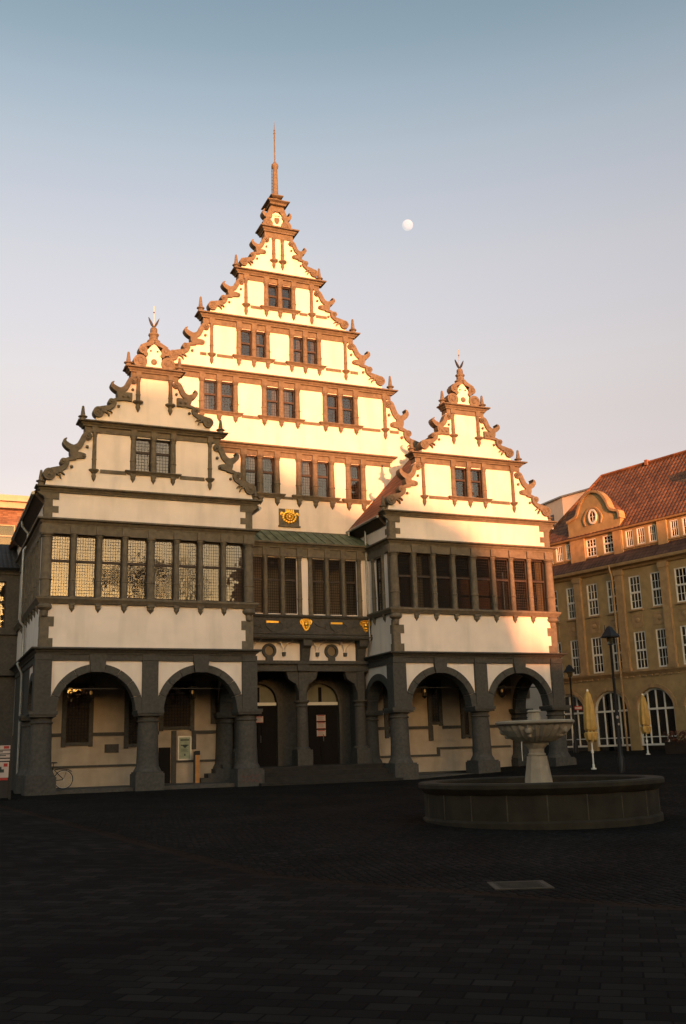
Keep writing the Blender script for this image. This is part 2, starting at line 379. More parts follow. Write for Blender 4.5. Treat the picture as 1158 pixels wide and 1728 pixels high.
def scroll(fr,cx,sx,xa,za,xb,zb,y,parent=hall,block=False,top=True):
    """gable scrollwork; (xa,za) inner top, (xb,zb) outer bottom, sx=+-1"""
    kx=(xb-xa)/1.48; kz=(za-zb)/2.27; k=(kx+kz)/2
    T=lambda u,v,w=None: (cx+sx*(xa+u*kx), za-v*kz)+(() if w is None else (w*k,))
    b=MB(fr); yb=y+.36; e=[0]
    def yy(): e[0]+=.004; return y-e[0]
    x,z=T(-.12,.18); b.disc(x,z,.15*k,yy(),yb)
    b.stroke([T(*p) for p in ((-.10,.06,.05),(.0,.16,.10),(.10,.40,.11),(.20,.59,.115),(.38,.70,.12),(.56,.64,.11),(.70,.51,.085),(.71,.40,.05),(.64,.32,.012))],yy(),yb)
    b.stroke([T(*p) for p in ((.38,.66,.15),(.38,.9,.15),(.36,1.06,.11))],yy(),yb)
    if block:
        x0,z0=T(.42,1.16); x1,z1=T(-.08,.78); b.box(min(x0,x1),max(x0,x1),yy(),yb,min(z0,z1),max(z0,z1))
        for u in (.27,.07): x,z=T(u,.98); b.boss(x,z,.07*k,y-.02,.05)
    else:
        b.stroke([T(*p) for p in ((.36,1.0,.12),(.18,.97,.12),(.0,.98,.09),(-.06,.98,.05))],yy(),yb)
        x,z=T(.02,.98); b.boss(x,z,.06*k,y-.02,.05)
    b.stroke([T(*p) for p in ((.30,1.08,.08),(.45,1.12,.07),(.62,1.17,.05))],yy(),yb)
    x,z=T(.73,1.27); b.disc(x,z,.135*k,yy(),yb)
    b.stroke([T(*p) for p in ((.68,1.16,.04),(.60,1.25,.07),(.64,1.42,.085),(.78,1.54,.09),(.96,1.62,.12),(1.12,1.70,.15))],yy(),yb)
    x,z=T(1.22,1.80); b.disc(x,z,.225*k,yy(),yb)
    # spirals cut proud of the volutes
    for u,v,r in ((-.12,.18,.15),(.73,1.27,.135),(1.22,1.80,.225)):
        x,z=T(u,v); r*=k
        b.boss(x,z,r*.32,y-.03,.04,10)
        pts=[(x+r*.78*(1-i/16)**.6*math.cos(i*.75*sx),z+r*.78*(1-i/16)**.6*math.sin(i*.75),.018) for i in range(13)]
        b.stroke(pts,y-.055,y-.02,2)
    # little leaf sprigs
    b.stroke([T(1.0,1.72,.03),T(.86,1.82,.03),T(.80,1.95,.008)],yy(),y+.1)
    b.stroke([T(.92,1.66,.03),T(.76,1.72,.025),T(.68,1.80,.008)],yy(),y+.1)
    o=b.build('scroll','stone',parent)
    for u,v in ((-.1,.6),(.44,1.44)):
        q=MB(fr); x,z=T(u,v); q.boss(x,z,.062*k,y+.06,.07); q.build('boss','stone',o)
    # white wall behind
    return [T(*p) for p in ((0,0),(.06,.38),(.36,.75),(.36,1.12),(.62,1.2),(.60,1.38),(.76,1.54),(1.14,1.72),(1.28,1.95),(1.36,2.27))]
def obelisk(fr,x,y,z0,h,parent=hall):
    b=MB(fr); w=.115
    b.lathe(x,y,[(w*1.5,z0),(w*1.5,z0+.05),(w*1.05,z0+h*.13),(w*.95,z0+h*.26),(w*1.6,z0+h*.31),(w*1.6,z0+h*.35),(w*.85,z0+h*.40),(w*.42,z0+h*.96),(w*.25,z0+h)],8,pi/8)
    return b.build('obelisk','stone',parent)

def stage(fr,cx,z0,z1,zc,half_t,half_b,y,wins,ends,endz,sill,lights_z,bands,block=False,walltop=None,corn=None,obel=True,pend=None,r=.12,blocks=True):
    """one storey of a gable. z0..z1 wall, z1..zc entablature; half_t = entablature half width, half_b = foot half width"""
    polyR=scroll(fr,cx,1,half_t,z1,half_b,z0,y-.10,block=block)
    polyL=scroll(fr,cx,-1,half_t,z1,half_b,z0,y-.10,block=block)
    w=MB(fr); holes=[]
    for cols in wins:
        holes.append((cx+cols[0]+r*.6,cx+cols[-1]-r*.6,lights_z[0],lights_z[2]))
    w.wall(cx-half_t,cx+half_t,z0,z1,y,y+.35,holes)
    for P,s in ((polyR,1),(polyL,-1)):
        w.prism([(cx+s*half_t,z0)]+P,y,y+.35)
    w.build('gable_wall','plaster',hall)
    # entablature
    e=MB(fr); zf=z1+(zc-z1)*.52
    e.box(cx-half_t,cx+half_t,y-.05,y+.40,z1,zf)
    pil=[c for cols in wins for c in cols]+list(ends)
    for c in pil:
        e.box(cx+c-r*1.05,cx+c+r*1.05,y-.12,y-.05,z1,zf)
    e.build('frieze','stone',hall)
    c=MB(fr); o=.30
    c.sweep(upath(cx-half_t,cx+half_t,y-.05,y+.40),CORN(zf,zc-.0,o))
    # top slab
    c.box(cx-half_t-.01,cx+half_t+.01,y-.06,y+.41,zf+.01,zc-.004)
    c.build('cornice','stone',hall)
    zl0,zt,zl1=lights_z
    for cols in wins:
        s0=MB(fr); s0.sweep(upath(cx+cols[0]-r*1.3,cx+cols[-1]+r*1.3,y-.002,y+.06),[(0,sill[0]),(.07,sill[0]),(.12,sill[0]+(sill[1]-sill[0])*.6),(.17,sill[1]-.03),(.17,sill[1]),(0,sill[1])])
        s0.box(cx+cols[0]-r,cx+cols[-1]+r,y-.01,y+.3,sill[0]+.01,sill[1]-.005)
        s0.build('sill','stone',hall)
        # plinth course between sill and glass
        if zl0-sill[1]>.02:
            q=MB(fr); q.box(cx+cols[0]-r*.9,cx+cols[-1]+r*.9,y+.02,y+.3,sill[1]-.004,zl0); q.build('sill_course','stone',hall)
        for c in cols:
            column(fr,cx+c,y-.0,sill[1],z1,r)
            pendant(fr,cx+c,y,sill[0]+.01,r*.85,sill[0]-pend)
        # jamb pieces behind the columns
        for c in cols:
            j=MB(fr); j.box(cx+c-r*.75,cx+c+r*.75,y+.06,y+.28,sill[1]-.003,z1-.003); j.build('mullion','stone',hall)
        for a,b2 in zip(cols,cols[1:]):
            light(fr,cx+a+r*.75,cx+b2-r*.75,zl0,zl1,zt,y+.17,g='leaded_b')
    for c in ends:
        column(fr,cx+c,y-.02,endz,z1,r*.72)
        k=MB(fr); wd=r*1.7; k.lathe(cx+c,y-.02,[(.005,pend-.06),(r*.5,pend+.03),(r*.8,pend+.16),(r*.6,endz-.16),(r*.9,endz-.13),(wd,endz-.03),(wd,endz)],12)
        k.build('bracket','stone',hall)
    for a,b2 in bands:
        q=MB(fr); q.box(cx+a,cx+b2,y-.035,y+.02,sill[0]-.03,sill[0]+.11); q.build('band','stone',hall)
    if obel:
        for s in (-1,1): obelisk(fr,cx+s*(half_t+.08),y+.1,zc,obel)

MF=Fr((0,3.95,0)); 
cM=6.62
def main_gable():
    f=MF
    # block wall below the first cornice and behind the wings
    w=MB(f)
    g=[(-1.84,-1.06,-.25),(.80,1.60,2.43),(3.26,4.02)]
    gl=[(-4.5,-3.7,-2.9)]
    holes=[(cM+c[0]+.08,cM+c[-1]-.08,12.6,14.28) for c in g]
    w.wall(cM-5.4,cM+7.35,5.05,14.78,0,.35,holes); w.build('main_wall','plaster',hall)
    e=MB(f); e.box(cM-7.0,cM+5.46,-.05,.2,14.30,14.52)
    for cols in g:
        for c in cols: e.box(cM+c-.14,cM+c+.14,-.12,-.05,14.30,14.52)
    e.build('frieze','stone',hall)
    c=MB(f); c.sweep(upath(cM-7.0,cM+5.46,-.05,.05),CORN(14.52,14.78,.28)); c.build('cornice','stone',hall)
    for cols in g:
        s0=MB(f); s0.sweep(upath(cM+cols[0]-.18,cM+cols[-1]+.18,-.002,.06),[(0,12.38),(.08,12.38),(.12,12.45),(.18,12.52),(.18,12.56),(0,12.56)]); s0.box(cM+cols[0]-.1,cM+cols[-1]+.1,-.01,.3,12.39,12.555)
        s0.build('sill','stone',hall)
        for x in cols:
            column(f,cM+x,0,12.56,14.30,.14); pendant(f,cM+x,0,12.39,.12,.38)
            j=MB(f); j.box(cM+x-.11,cM+x+.11,.06,.28,12.56,14.297); j.build('mullion','stone',hall)
        for a,b in zip(cols,cols[1:]): light(f,cM+a+.11,cM+b-.11,12.58,14.28,13.58,.17,g='leaded_b')
    for a,b in ((.03,.51),(2.66,2.98),(-2.6,-2.1)):
        q=MB(f); q.box(cM+a,cM+b,-.035,.02,12.36,12.47); q.build('band','stone',hall)
    stage(f,cM,14.78,17.70,18.15,5.62,7.35,0,[(-3.76,-2.96,-2.19),(-.82,0.,.80),(2.19,2.96,3.76)],(-5.28,5.28),16.2,(16.05,16.2),(16.2,17.03,17.66),
          ((-6.0,-5.52),(-5.05,-4.05),(-1.9,-1.05),(1.05,1.92),(4.05,5.02),(5.52,6.0)),obel=.86,pend=15.72,r=.13)
    stage(f,cM,18.15,20.38,20.87,3.72,5.38,0,[(-2.02,-1.30,-.62),(.56,1.24,1.95)],(-3.31,3.31),18.93,(18.85,19.0),(19.01,19.72,20.35),
          ((-3.85,-3.55),(-3.06,-2.3),(-.34,.3),(2.28,3.06),(3.55,3.95)),obel=.86,pend=18.48,r=.12)
    stage(f,cM,20.87,22.88,23.33,2.02,3.55,0,[(-.66,.02,.70)],(-1.66,1.62),21.62,(21.5,21.64),(21.65,22.3,22.86),
          ((-1.44,-.9),(1.0,1.4),(1.84,2.4)),obel=.82,pend=21.12,r=.12)
    # top storey
    y=0
    PR=scroll(f,cM,1,.72,25.28,2.0,23.35,-.1); PL=scroll(f,cM,-1,.72,25.28,2.0,23.35,-.1)
    w=MB(f); w.wall(cM-.72,cM+.72,23.33,25.28,0,.35)
    for P,s in ((PR,1),(PL,-1)): w.prism([(cM+s*.72,23.33)]+P,0,.35)
    w.build('gable_wall','plaster',hall)
    for x in (-.26,.18):
        column(f,cM+x,-.03,24.12,25.26,.085)
        k=MB(f); k.lathe(cM+x,-.03,[(.005,23.66),(.05,23.74),(.09,23.86),(.07,23.98),(.2,24.06),(.2,24.12)],12); k.build('bracket','stone',hall)
    e=MB(f); e.box(cM-.72,cM+.72,-.05,.42,25.28,25.55); e.build('frieze','stone',hall)
    c=MB(f); c.sweep(upath(cM-.70,cM+.70,-.05,.62),CORN(25.55,25.80,.28)); c.box(cM-.70,cM+.70,-.04,.6,25.56,25.795); c.build('cornice','stone',hall)
    # crown: pale shield field framed by scrolls, with the date
    cx=cM-.07
    w=MB(f); w.prism([(cx-.30,25.8),(cx+.30,25.8),(cx+.27,26.15),(cx+.36,26.45),(cx+.05,26.72),(cx-.05,26.72),(cx-.36,26.45),(cx-.27,26.15)],0.02,.3); w.build('crown_field','plaster',hall)
    b=MB(f)
    for s in (-1,1):
        b.disc(cx+s*.47,26.02,.26,-.06,.34,18); b.disc(cx+s*.36,26.44,.12,-.07,.34)
        b.stroke([(cx+s*.50,26.20,.10),(cx+s*.42,26.42,.11),(cx+s*.34,26.62,.13),(cx+s*.22,26.85,.15)],-.064,.34)
        b.stroke([(cx+s*.36,26.40,.11),(cx+s*.52,26.42,.11),(cx+s*.66,26.52,.08),(cx+s*.68,26.66,.04),(cx+s*.62,26.76,.01)],-.068,.34)
        b.boss(cx+s*.47,26.02,.09,-.055,.05)
    b.prism([(cx-.30,26.70),(cx+.30,26.70),(cx+.34,26.98),(cx-.34,26.98)],-.072,.34)
    b.build('crown_scroll','stone',hall)
    b=MB(f); b.prism([(cx-.12,26.40),(cx+.12,26.40),(cx+.13,26.25),(cx+.07,26.12),(cx,26.08),(cx-.07,26.12),(cx-.13,26.25)],-.03,.04); b.disc(cx,25.92,.06,-.03,.04,12); b.build('shield','stone',hall)
    t=bpy.data.curves.new('date','FONT'); t.body='1616'; t.size=.15; t.extrude=.012; t.align_x='CENTER'
    to=bpy.data.objects.new('date',t); COL.objects.link(to); 
    bpy.context.view_layer.update(); me=bpy.data.meshes.new_from_object(to); bpy.data.objects.remove(to)
    me.materials.clear(); me.materials.append(M['stone']); to=bpy.data.objects.new('date',me); COL.objects.link(to)
    to.rotation_euler=(pi/2,0,0); to.parent=hall; to.location=Vector((cx,3.955,26.47))-hall.location
    # stacked caps, shaft, ball and rod
    b=MB(f); q=1.414
    b.lathe(cx,.17,[(.36*q,26.98),(.40*q,27.0),(.43*q,27.08),(.56*q,27.14),(.56*q,27.18),(.46*q,27.2),(.40*q,27.24),(.28*q,27.30)],4,pi/4)
    b.build('cap','stone',hall)
    b=MB(f); b.lathe(cx,.17,[(.22,27.28),(.2,27.42),(.16,27.48)],12); b.lathe(cx,.17,[(.18*q,27.47),(.32*q,27.55),(.32*q,27.59),(.2*q,27.6)],4,pi/4); b.build('cap','stone',hall)
    b=MB(f); b.lathe(cx,.17,[(.17,27.6),(.17,27.68),(.145,27.72),(.135,28.4),(.115,29.15),(.16,29.22),(.175,29.3),(.16,29.4),(.09,29.46),(.06,29.55)],14); b.build('spire_shaft','stone',hall)
    b=MB(f)
    for k in range(7): b.tube([(cx-.14,.17,28.0+k*.17),(cx-.19,.17,28.0+k*.17)],.012,5)
    b.tube([(cx-.19,.17,27.7),(cx-.17,.17,29.2)],.012,5); b.build('climbing_rungs','iron',hall)
    b=MB(f); b.tube([(cx,.17,29.5),(cx,.17,31.2)],.035,8); b.tube([(cx,.17,31.2),(cx,.17,31.85)],[.028,.004],8)
    for z,r in ((30.9,.05),(31.15,.06),(31.3,.05)): b.lathe(cx,.17,[(.01,z-r),(r,z),(.01,z+r)],8)
    b.build('spire_rod','stone',hall)
    # plaque with the gilded wreath
    b=MB(f); b.box(cM-.19,cM+.77,-.04,.02,11.13,11.9); b.box(cM-.23,cM+.82,-.08,.0,11.06,11.13); p=b.build('relief_plaque','stone',hall)
    g=MB(f); px,pz=cM+.30,11.52
    random.seed(3)
    for i in range(15):
        a=2*pi*i/15; g.boss(px+.30*math.cos(a),pz+.24*math.sin(a),.075,-.035,.075,8)
    for i in range(9):
        a=2*pi*i/9+.3; g.boss(px+.15*math.cos(a),pz+.13*math.sin(a),.07,-.035,.11,8)
    g.boss(px,pz,.10,-.04,.13,8)
    for i in range(5): g.box(px-.19+i*.085,px-.14+i*.085,-.09,-.03,pz+.24,pz+.355)
    g.box(px-.2,px+.21,-.1,-.03,pz+.19,pz+.25)
    for s in (-1,1): g.stroke([(px+s*.26,pz+.1,.03),(px+s*.38,pz+.2,.03),(px+s*.42,pz+.08,.02)],-.08,-.03)
    g.build('wreath','gold',p)
    # flashing course above the green roof
    q=MB(f); q.box(4.15,9.95,-.10,.02,10.78,10.88); q.build('string_course','stone',hall)
    # main roof behind the gable
    r=MB()
    for s in (-1,1):
        hw=7.2 if s>0 else 5.3; ze=25.2-10.4*hw/7.2
        A=(cM+s*hw,4.34,ze); B=(cM+s*hw,24,ze); Cc=(cM+s*.0,24,25.2); D=(cM+s*.0,4.34,25.2)
        r.roofquad(*( (A,D,Cc,B) if 0 else ((B,A,D,Cc) if s<0 else (A,B,Cc,D))))
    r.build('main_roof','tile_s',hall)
    b=MB(); b.box(cM-5.2,cM-4.9,4.31,23.6,9.3,17.3); b.box(cM+6.9,cM+7.1,4.31,23.6,0,14.7); b.box(cM-5.2,cM+7.1,23.6,24,0,14.7); b.prism([(cM-5.1,14.71),(cM+7.0,14.71),(cM,25.0),(cM-5.1,17.3)],23.6,24); b.build('rear_wall','plaster',hall)
main_gable()

def quoins(fr,x,sx,zs,parent=hall,y=.0):   # zs: list of (z0,z1,width)
    b=MB(fr)
    for z0,z1,w in zs: b.box(x,x+sx*w,y-.03,y+.05,z0,z1)
    return b.build('quoin','stone',parent)
QU=[(9.95,10.20,.28),(10.20,10.45,.50),(10.45,10.71,.28)]
QL=[(5.16,5.50,.46),(5.50,5.93,.31),(5.93,6.29,.48),(6.29,6.50,.26)]

def wing(cx, wid, yback, left):
    f=Fr((0,.3,0)); h=4.05
    Lf=Fr((cx-h,.3,0),(0,-1),(1,0)); Rf=Fr((cx+h,.3,0),(0,1),(-1,0))   # side faces: local x = -depth (left) / +depth (right)
    # ---- arcade piers
    def pier(x,y,corner=0):
        pr=MB(); w=.39
        pr.lathe(x,y,[(.52,.66),(.50,.72),(.42,.86),(w+.02,.98),(w,1.5),(w-.01,2.2),(w-.03,2.44),(w+.02,2.46),(w+.03,2.5),(w-.02,2.52),(w-.02,2.62),(w+.05,2.68)],20)
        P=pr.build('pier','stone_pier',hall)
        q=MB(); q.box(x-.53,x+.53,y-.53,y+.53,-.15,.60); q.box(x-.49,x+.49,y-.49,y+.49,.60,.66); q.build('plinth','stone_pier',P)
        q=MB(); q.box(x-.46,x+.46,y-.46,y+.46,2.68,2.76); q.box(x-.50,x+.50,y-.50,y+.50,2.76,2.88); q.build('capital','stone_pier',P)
    for x in (-3.84,0,3.84): pier(cx+x,.55)
    for s in (-1,1): pier(cx+s*3.84,3.55)
    # posts above the capitals
    for x in (-3.88,0,3.88):
        b=MB(); b.box(cx+x-.30,cx+x+.30,.22,.85,2.88,4.70); b.build('post','stone_pier',hall)
    # front arches
    w=MB(f); Z=2.88
    for a in (-1.95,1.95):
        w.archwall(cx+a-1.66,cx+a+1.66,Z,4.70,cx+a,1.45,.03,.5)
    w.build('arcade_wall','plaster',hall)
    for a in (-1.95,1.95):
        r=MB(f); r.archring(cx+a,Z,1.42,1.70,-.04,.52,gap=9)
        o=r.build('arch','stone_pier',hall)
        k=MB(f); k.prism([(cx+a-.24,4.28),(cx+a+.24,4.28),(cx+a+.30,4.72),(cx+a-.30,4.72)],-.12,.5); k.build('keystone','stone_pier',o)
    # side arches
    for F,s in ((Lf,-1),(Rf,1)):
        w=MB(F); c0=s*1.75
        w.archwall(min(s*.3,s*3.3),max(s*.3,s*3.3),Z,4.70,c0,1.25,.03,.5); w.build('arcade_wall','plaster',hall)
        r=MB(F); r.archring(c0,Z,1.22,1.50,-.04,.52,gap=9); r.build('arch','stone_pier',hall)
        b=MB(F); b.box(min(s*3.25,s*(yback-.3)),max(s*3.25,s*(yback-.3)),.0,.4,0,4.70) if yback>4 else None
        if yback>4: b.build('side_wall','stone_pier',hall)
    # entablature over the arcade, three sides
    e=MB(); P=upath(cx-h,cx+h,.3,yback)
    e.sweep(P,[(0,4.70),(.04,4.70),(.04,4.92),(.0,4.92)])
    for x in (-3.88,-1.95,0,1.95,3.88): e.box(cx+x-.3,cx+x+.3,.20,.27,4.71,4.92)
    for yy in (.58,):
        e.box(cx-h-.10,cx-h-.03,.28,.9,4.71,4.92); 
    e.build('frieze','stone_pier',hall)
    c=MB(); c.sweep(P,CORN(4.92,5.16,.30)); c.build('cornice','stone_pier',hall)
    # ---- first floor: front wall below sill, lintel zone
    cols=[-3.92,-2.95,-2.0,-1.03,-.03,.97,1.92,2.86,3.88]
    w=MB(f); w.wall(cx-h,cx+h,5.1,11.18,0,.3,[(cx-3.8,cx+3.8,7.0,9.4)]); w.build('front_wall','plaster',hall)
    # side walls
    for F,s in ((Lf,-1),(Rf,1)):
        D=yback-.3
        if left: hs=[(.95+i*1.0,1.8+i*1.0,7.02,9.38) for i in range(6)] if s<0 else []
        else: hs=[(.85,1.7,7.02,9.38)] if s<0 else [(.95,3.2,7.02,9.38)]
        H=[(min(s*a,s*b),max(s*a,s*b),c_,d) for a,b,c_,d in hs]
        w=MB(F); w.wall(min(s*.3,s*D),max(s*.3,s*D),5.1,11.0,0,.3,H); w.build('side_wall','plaster',hall)
        if hs:
            a0,b0=hs[0][0]-.16,hs[-1][1]+.16
            for a,b,c_,d in hs:
                light(F,min(s*a,s*b),max(s*a,s*b),7.02,9.38,8.4,.15)
            pos=[h_[0]-.09 for h_ in hs]+[hs[-1][1]+.09]
            for p in pos:
                column(F,s*p,-.0,7.0,9.4,.105); pendant(F,s*p,0,6.80,.10,.33)
    # continuous sill and lintel, round three sides
    sl=MB(); sl.sweep(P,[(0,6.78),(.10,6.78),(.14,6.86),(.20,6.93),(.20,7.0),(0,7.0)]); sl.box(cx-h+.01,cx+h-.01,.31,.55,6.79,6.995); sl.build('sill','stone',hall)
    e=MB(); e.sweep(P,[(0,9.40),(.05,9.40),(.05,9.72),(0,9.72)]); e.box(cx-h+.01,cx+h-.01,.31,.55,9.39,9.7)
    for x in cols: 
        ww=.22 if abs(x)>3.5 else .14
        e.box(cx+x-ww,cx+x+ww,.17,.25,9.41,9.715)
    e.box(cx-h-.13,cx-h-.05,.26,.62,9.41,9.715)
    e.build('frieze','stone',hall)
    c=MB(); c.sweep(P,CORN(9.72,9.97,.27)); c.build('cornice','stone',hall)
    for i,x in enumerate(cols):
        r=.20 if i in (0,8) else (.155 if i==4 else .115)
        column(f,cx+x,-.01 if r>.18 else .02,7.0,9.4,r,n=16)
        if i in (0,8):
            b=MB(f); b.lathe(cx+x,0,[(.12,6.30),(.14,6.46),(.13,6.5),(.26,6.6),(.27,6.68),(.22,6.74),(.24,6.79)],16); b.build('pendant','stone',hall)
        else: pendant(f,cx+x,.0,6.80,r*.95,.34)
        j=MB(f); j.box(cx+x-r*.8,cx+x+r*.8,.10,.28,7.0,9.398); j.build('mullion','stone',hall)
    for i,(a,b) in enumerate(zip(cols,cols[1:])):
        ra=[.16,.09,.12][0 if i==0 else (2 if i==4 else 1)]; rb=[.16,.09,.12][0 if i==7 else (2 if i==3 else 1)]
        light(f,cx+a+ra,cx+b-rb,7.02,9.38,8.4,.17)
    # quoins
    for s in (-1,1):
        quoins(f,cx+s*(h+.0),-s,QU); quoins(f,cx+s*h,-s,QL)
        b=MB(f); b.prism([(cx+s*(h-.5),10.71),(cx+s*(h+.02),10.71),(cx+s*(h+.06),10.80),(cx+s*(h+.22),10.90),(cx+s*(h+.30),10.98),(cx+s*(h-.5),10.98)],-.045,.06); b.build('corner_bracket','stone',hall)
    quoins(Lf,0,-1,[(a,b,w*.8) for a,b,w in QU]); quoins(Lf,0,-1,[(a,b,w*.55) for a,b,w in QL])
    # main cornice front
    c=MB(f); c.sweep([(cx-h-.12,.3),(cx-h-.12,0),(cx+h+.12,0),(cx+h+.12,.3)],CORN(10.98,11.20,.27)); c.box(cx-h-.1,cx+h+.1,.0,.3,10.99,11.197)
    c.build('cornice','stone',hall)
    # eaves, gutter, roof
    for s in (-1,1):
        b=MB(); x0,x1=cx+s*h,cx+s*(h+.34)
        b.prism([(min(x0,x1),10.72),(max(x0,x1),10.72),(max(x0,x1),11.0),(min(x0,x1),11.0)] if 0 else [(x0,10.62),(x0+s*.06,10.62),(x1,10.92),(x1,11.02),(x0,11.02)],.62,yback); b.build('eave','wood',hall)
        g=MB(); g.tube([(cx+s*(h+.42),.55,10.98),(cx+s*(h+.42),yback+.1,10.98)],.065,8); g.build('gutter','zinc',hall)
    r=MB(); ry=yback+6 if not left else 14
    for s in (-1,1):
        A=(cx+s*(h+.42),.62,11.02); B=(cx+s*(h+.42),ry,11.02); Cc=(cx,ry,16.0); D=(cx,.62,16.0)
        r.roofquad(*((B,A,D,Cc) if s<0 else (A,B,Cc,D)))
    r.build('wing_roof','tile_s',hall)
    # gable
    S=Fr((0,.3,0))
    stage(S,cx,11.2,13.47,13.90,2.68,4.22,0,[(-.80,.0,.78)],(-2.30,2.28),11.98,(11.9,12.04),(12.05,12.87,13.42),((-2.06,-1.06),(1.06,2.06)),obel=.66,pend=11.56,r=.115)
    # upper storey with plain field
    PR=scroll(S,cx,1,.98,15.94,2.45,13.9,-.1,block=True); PL=scroll(S,cx,-1,.98,15.94,2.45,13.9,-.1,block=True)
    w=MB(S); w.wall(cx-.98,cx+.98,13.9,15.94,0,.35)
    for Pp,s in ((PR,1),(PL,-1)): w.prism([(cx+s*.98,13.9)]+Pp,0,.35)
    w.build('gable_wall','plaster',hall)
    for x in (-.66,.64):
        column(S,cx+x,-.03,14.93,15.92,.085)
        k=MB(S); k.lathe(cx+x,-.03,[(.005,14.47),(.04,14.53),(.10,14.68),(.08,14.80),(.21,14.88),(.21,14.93)],12); k.build('bracket','stone',hall)
    e=MB(S); e.box(cx-.96,cx+.96,-.05,.42,15.94,16.14); e.box(cx-.77,cx-.55,-.11,-.05,15.94,16.14); e.box(cx+.53,cx+.75,-.11,-.05,15.94,16.14); e.build('frieze','stone',hall)
    c=MB(S); c.sweep(upath(cx-.96,cx+.96,-.05,.42),CORN(16.14,16.36,.26)); c.box(cx-.95,cx+.95,-.04,.41,16.15,16.355); c.build('cornice','stone',hall)
    for s in (-1,1): obelisk(S,cx+s*1.04,.15,16.36,.70)
    for s in (-1,1): obelisk(S,cx+s*4.22,.15,11.2,.66)
    x=cx-.04
    w=MB(S); w.prism([(x-.42,16.36),(x+.42,16.36),(x+.30,16.8),(x+.32,17.1),(x+.10,17.40),(x,17.56),(x-.10,17.40),(x-.32,17.1),(x-.30,16.8)],.0,.3); w.build('crown_field','plaster',hall)
    b=MB(S)
    for s in (-1,1):
        b.disc(x+s*.56,16.65,.28,-.08,.34,20); b.disc(x+s*.46,17.16,.18,-.085,.34,18); b.disc(x+s*.34,16.98,.09,-.09,.34)
        b.stroke([(x+s*.52,17.28,.08),(x+s*.34,17.38,.08),(x+s*.16,17.47,.09),(x+s*.04,17.58,.10)],-.094,.34)
        b.boss(x+s*.56,16.65,.10,-.07,.06); b.boss(x+s*.46,17.16,.07,-.075,.06)
        b.stroke([(x+s*(.56+.2*math.cos(i*.7)*(1-i/14)),16.65+.2*math.sin(i*.7)*(1-i/14),.018) for i in range(9)],-.11,-.07,2)
    b.build('crown_scroll','stone',hall)
    b=MB(S); b.boss(x,16.69,.13,.0,.07); b.boss(x-.14,17.16,.045,0,.05); b.boss(x+.14,17.16,.045,0,.05); b.build('boss','stone',hall)
    b=MB(S); b.lathe(x,.15,[(.12,17.50),(.19,17.54),(.27,17.60),(.27,17.65),(.18,17.68),(.17,17.84),(.22,17.90),(.22,17.95),(.14,17.98),(.15,18.1),(.14,18.2),(.05,18.28)],8,pi/8); b.build('finial','stone',hall)
    b=MB(S)
    for s in (-1,1): b.stroke([(x,18.28,.015),(x+s*.07,18.36,.045),(x+s*.15,18.52,.035),(x+s*(.22),18.68,.006)],.12,.18,3)
    o=b.build('finial_leaf','iron',hall)
    b=MB(S); b.tube([(x,.15,18.3),(x,.15,19.2)],.012,5); b.lathe(x,.15,[(.01,18.88),(.035,18.92),(.01,18.96)],8); b.build('finial_rod','gold',hall)
    # drum of the arcade: floor, ceiling, back wall
    b=MB(); b.box(cx-3.9,cx+3.9,.4,3.6,-.1,.14); b.build('arcade_floor','stone_pier',hall)
    b=MB(); b.box(cx-4.0,cx+4.0,.5,yback if yback<4.5 else 4.0,4.72,4.90)
    for i in range(7): b.box(cx-3.9,cx+3.9,.8+i*.42,.92+i*.42,4.60,4.72)
    b.build('arcade_ceiling','ceil',hall)
    b=MB(); b.box(cx-3.9,cx+3.9,1.2,1.24,3.72,3.76); b.build('tie_bar','iron',hall)
    w=MB(); w.box(cx-4.0,cx+ (3.9 if left else 3.62),3.6,3.95,-.1,4.75); w.build('arcade_rear_wall','plaster_shade',hall)

wing(-.04,4.05,9.2,True)
wing(14.2,4.05,3.97,False)

# ---- arcade details on the rear walls
def dark(x0,x1,z0,z1,y=3.6,name='wall_panel',m='wood',d=.05):
    b=MB(); b.box(x0,x1,y-d,y+.0,z0,z1); return b.build(name,m,hall)
def arc_window(x0,x1,z0,z1,y=3.6):
    b=MB(); fw=.17
    b.box(x0,x0+fw,y-.08,y,z0,z1); b.box(x1-fw,x1,y-.08,y,z0,z1); b.box(x0+fw,x1-fw,y-.08,y,z1-fw,z1); b.box(x0+fw,x1-fw,y-.08,y,z0+.05,z0+fw)
    w=b.build('window','stone_pier',hall)
    p=MB(); p.box(x0+fw,x1-fw,y-.03,y-.01,z0+fw,z1-fw); p.build('pane','leaded_b',w,False)
    return w
arc_window(-2.78,-1.57,1.66,4.1); arc_window(-.35,.55,1.55,4.1); arc_window(1.05,2.5,2.2,4.2); arc_window(3.2,3.8,2.45,4.2)
for a,b in ((-3.9,-2.78),(-1.57,-.35),(.55,1.05),(2.5,3.8)): dark(a,b,2.06,2.19,name='band',m='stone_pier')
dark(-3.9,1.05,.87,.95,name='band',m='stone_pier'); dark(1.56,3.8,.95,1.03,name='band',m='stone_pier',d=.04)
dark(-1.10,-.55,1.41,1.73,name='dark_plaque',m='stone_pier'); 
dark(1.05,1.52,.15,1.55,name='side_door',m='door',d=.06); dark(1.56,1.76,.14,2.2,name='jamb',m='stone_pier',d=.07); dark(2.40,2.58,1.45,2.2,name='jamb',m='stone_pier',d=.07)
b=MB()
for i in range(4): b.box(2.62+i*.30,3.85,2.9+.0*i,3.55,.14+i*.17,.14+(i+1)*.17)
b.build('inner_steps','stone_pier',hall)
arc_window(13.28,14.0,2.2,4.25); arc_window(14.95,15.5,1.60,4.2); dark(13.27,13.5,1.55,2.2,name='jamb',m='stone_pier')
arc_window(11.1,11.8,1.7,4.2)
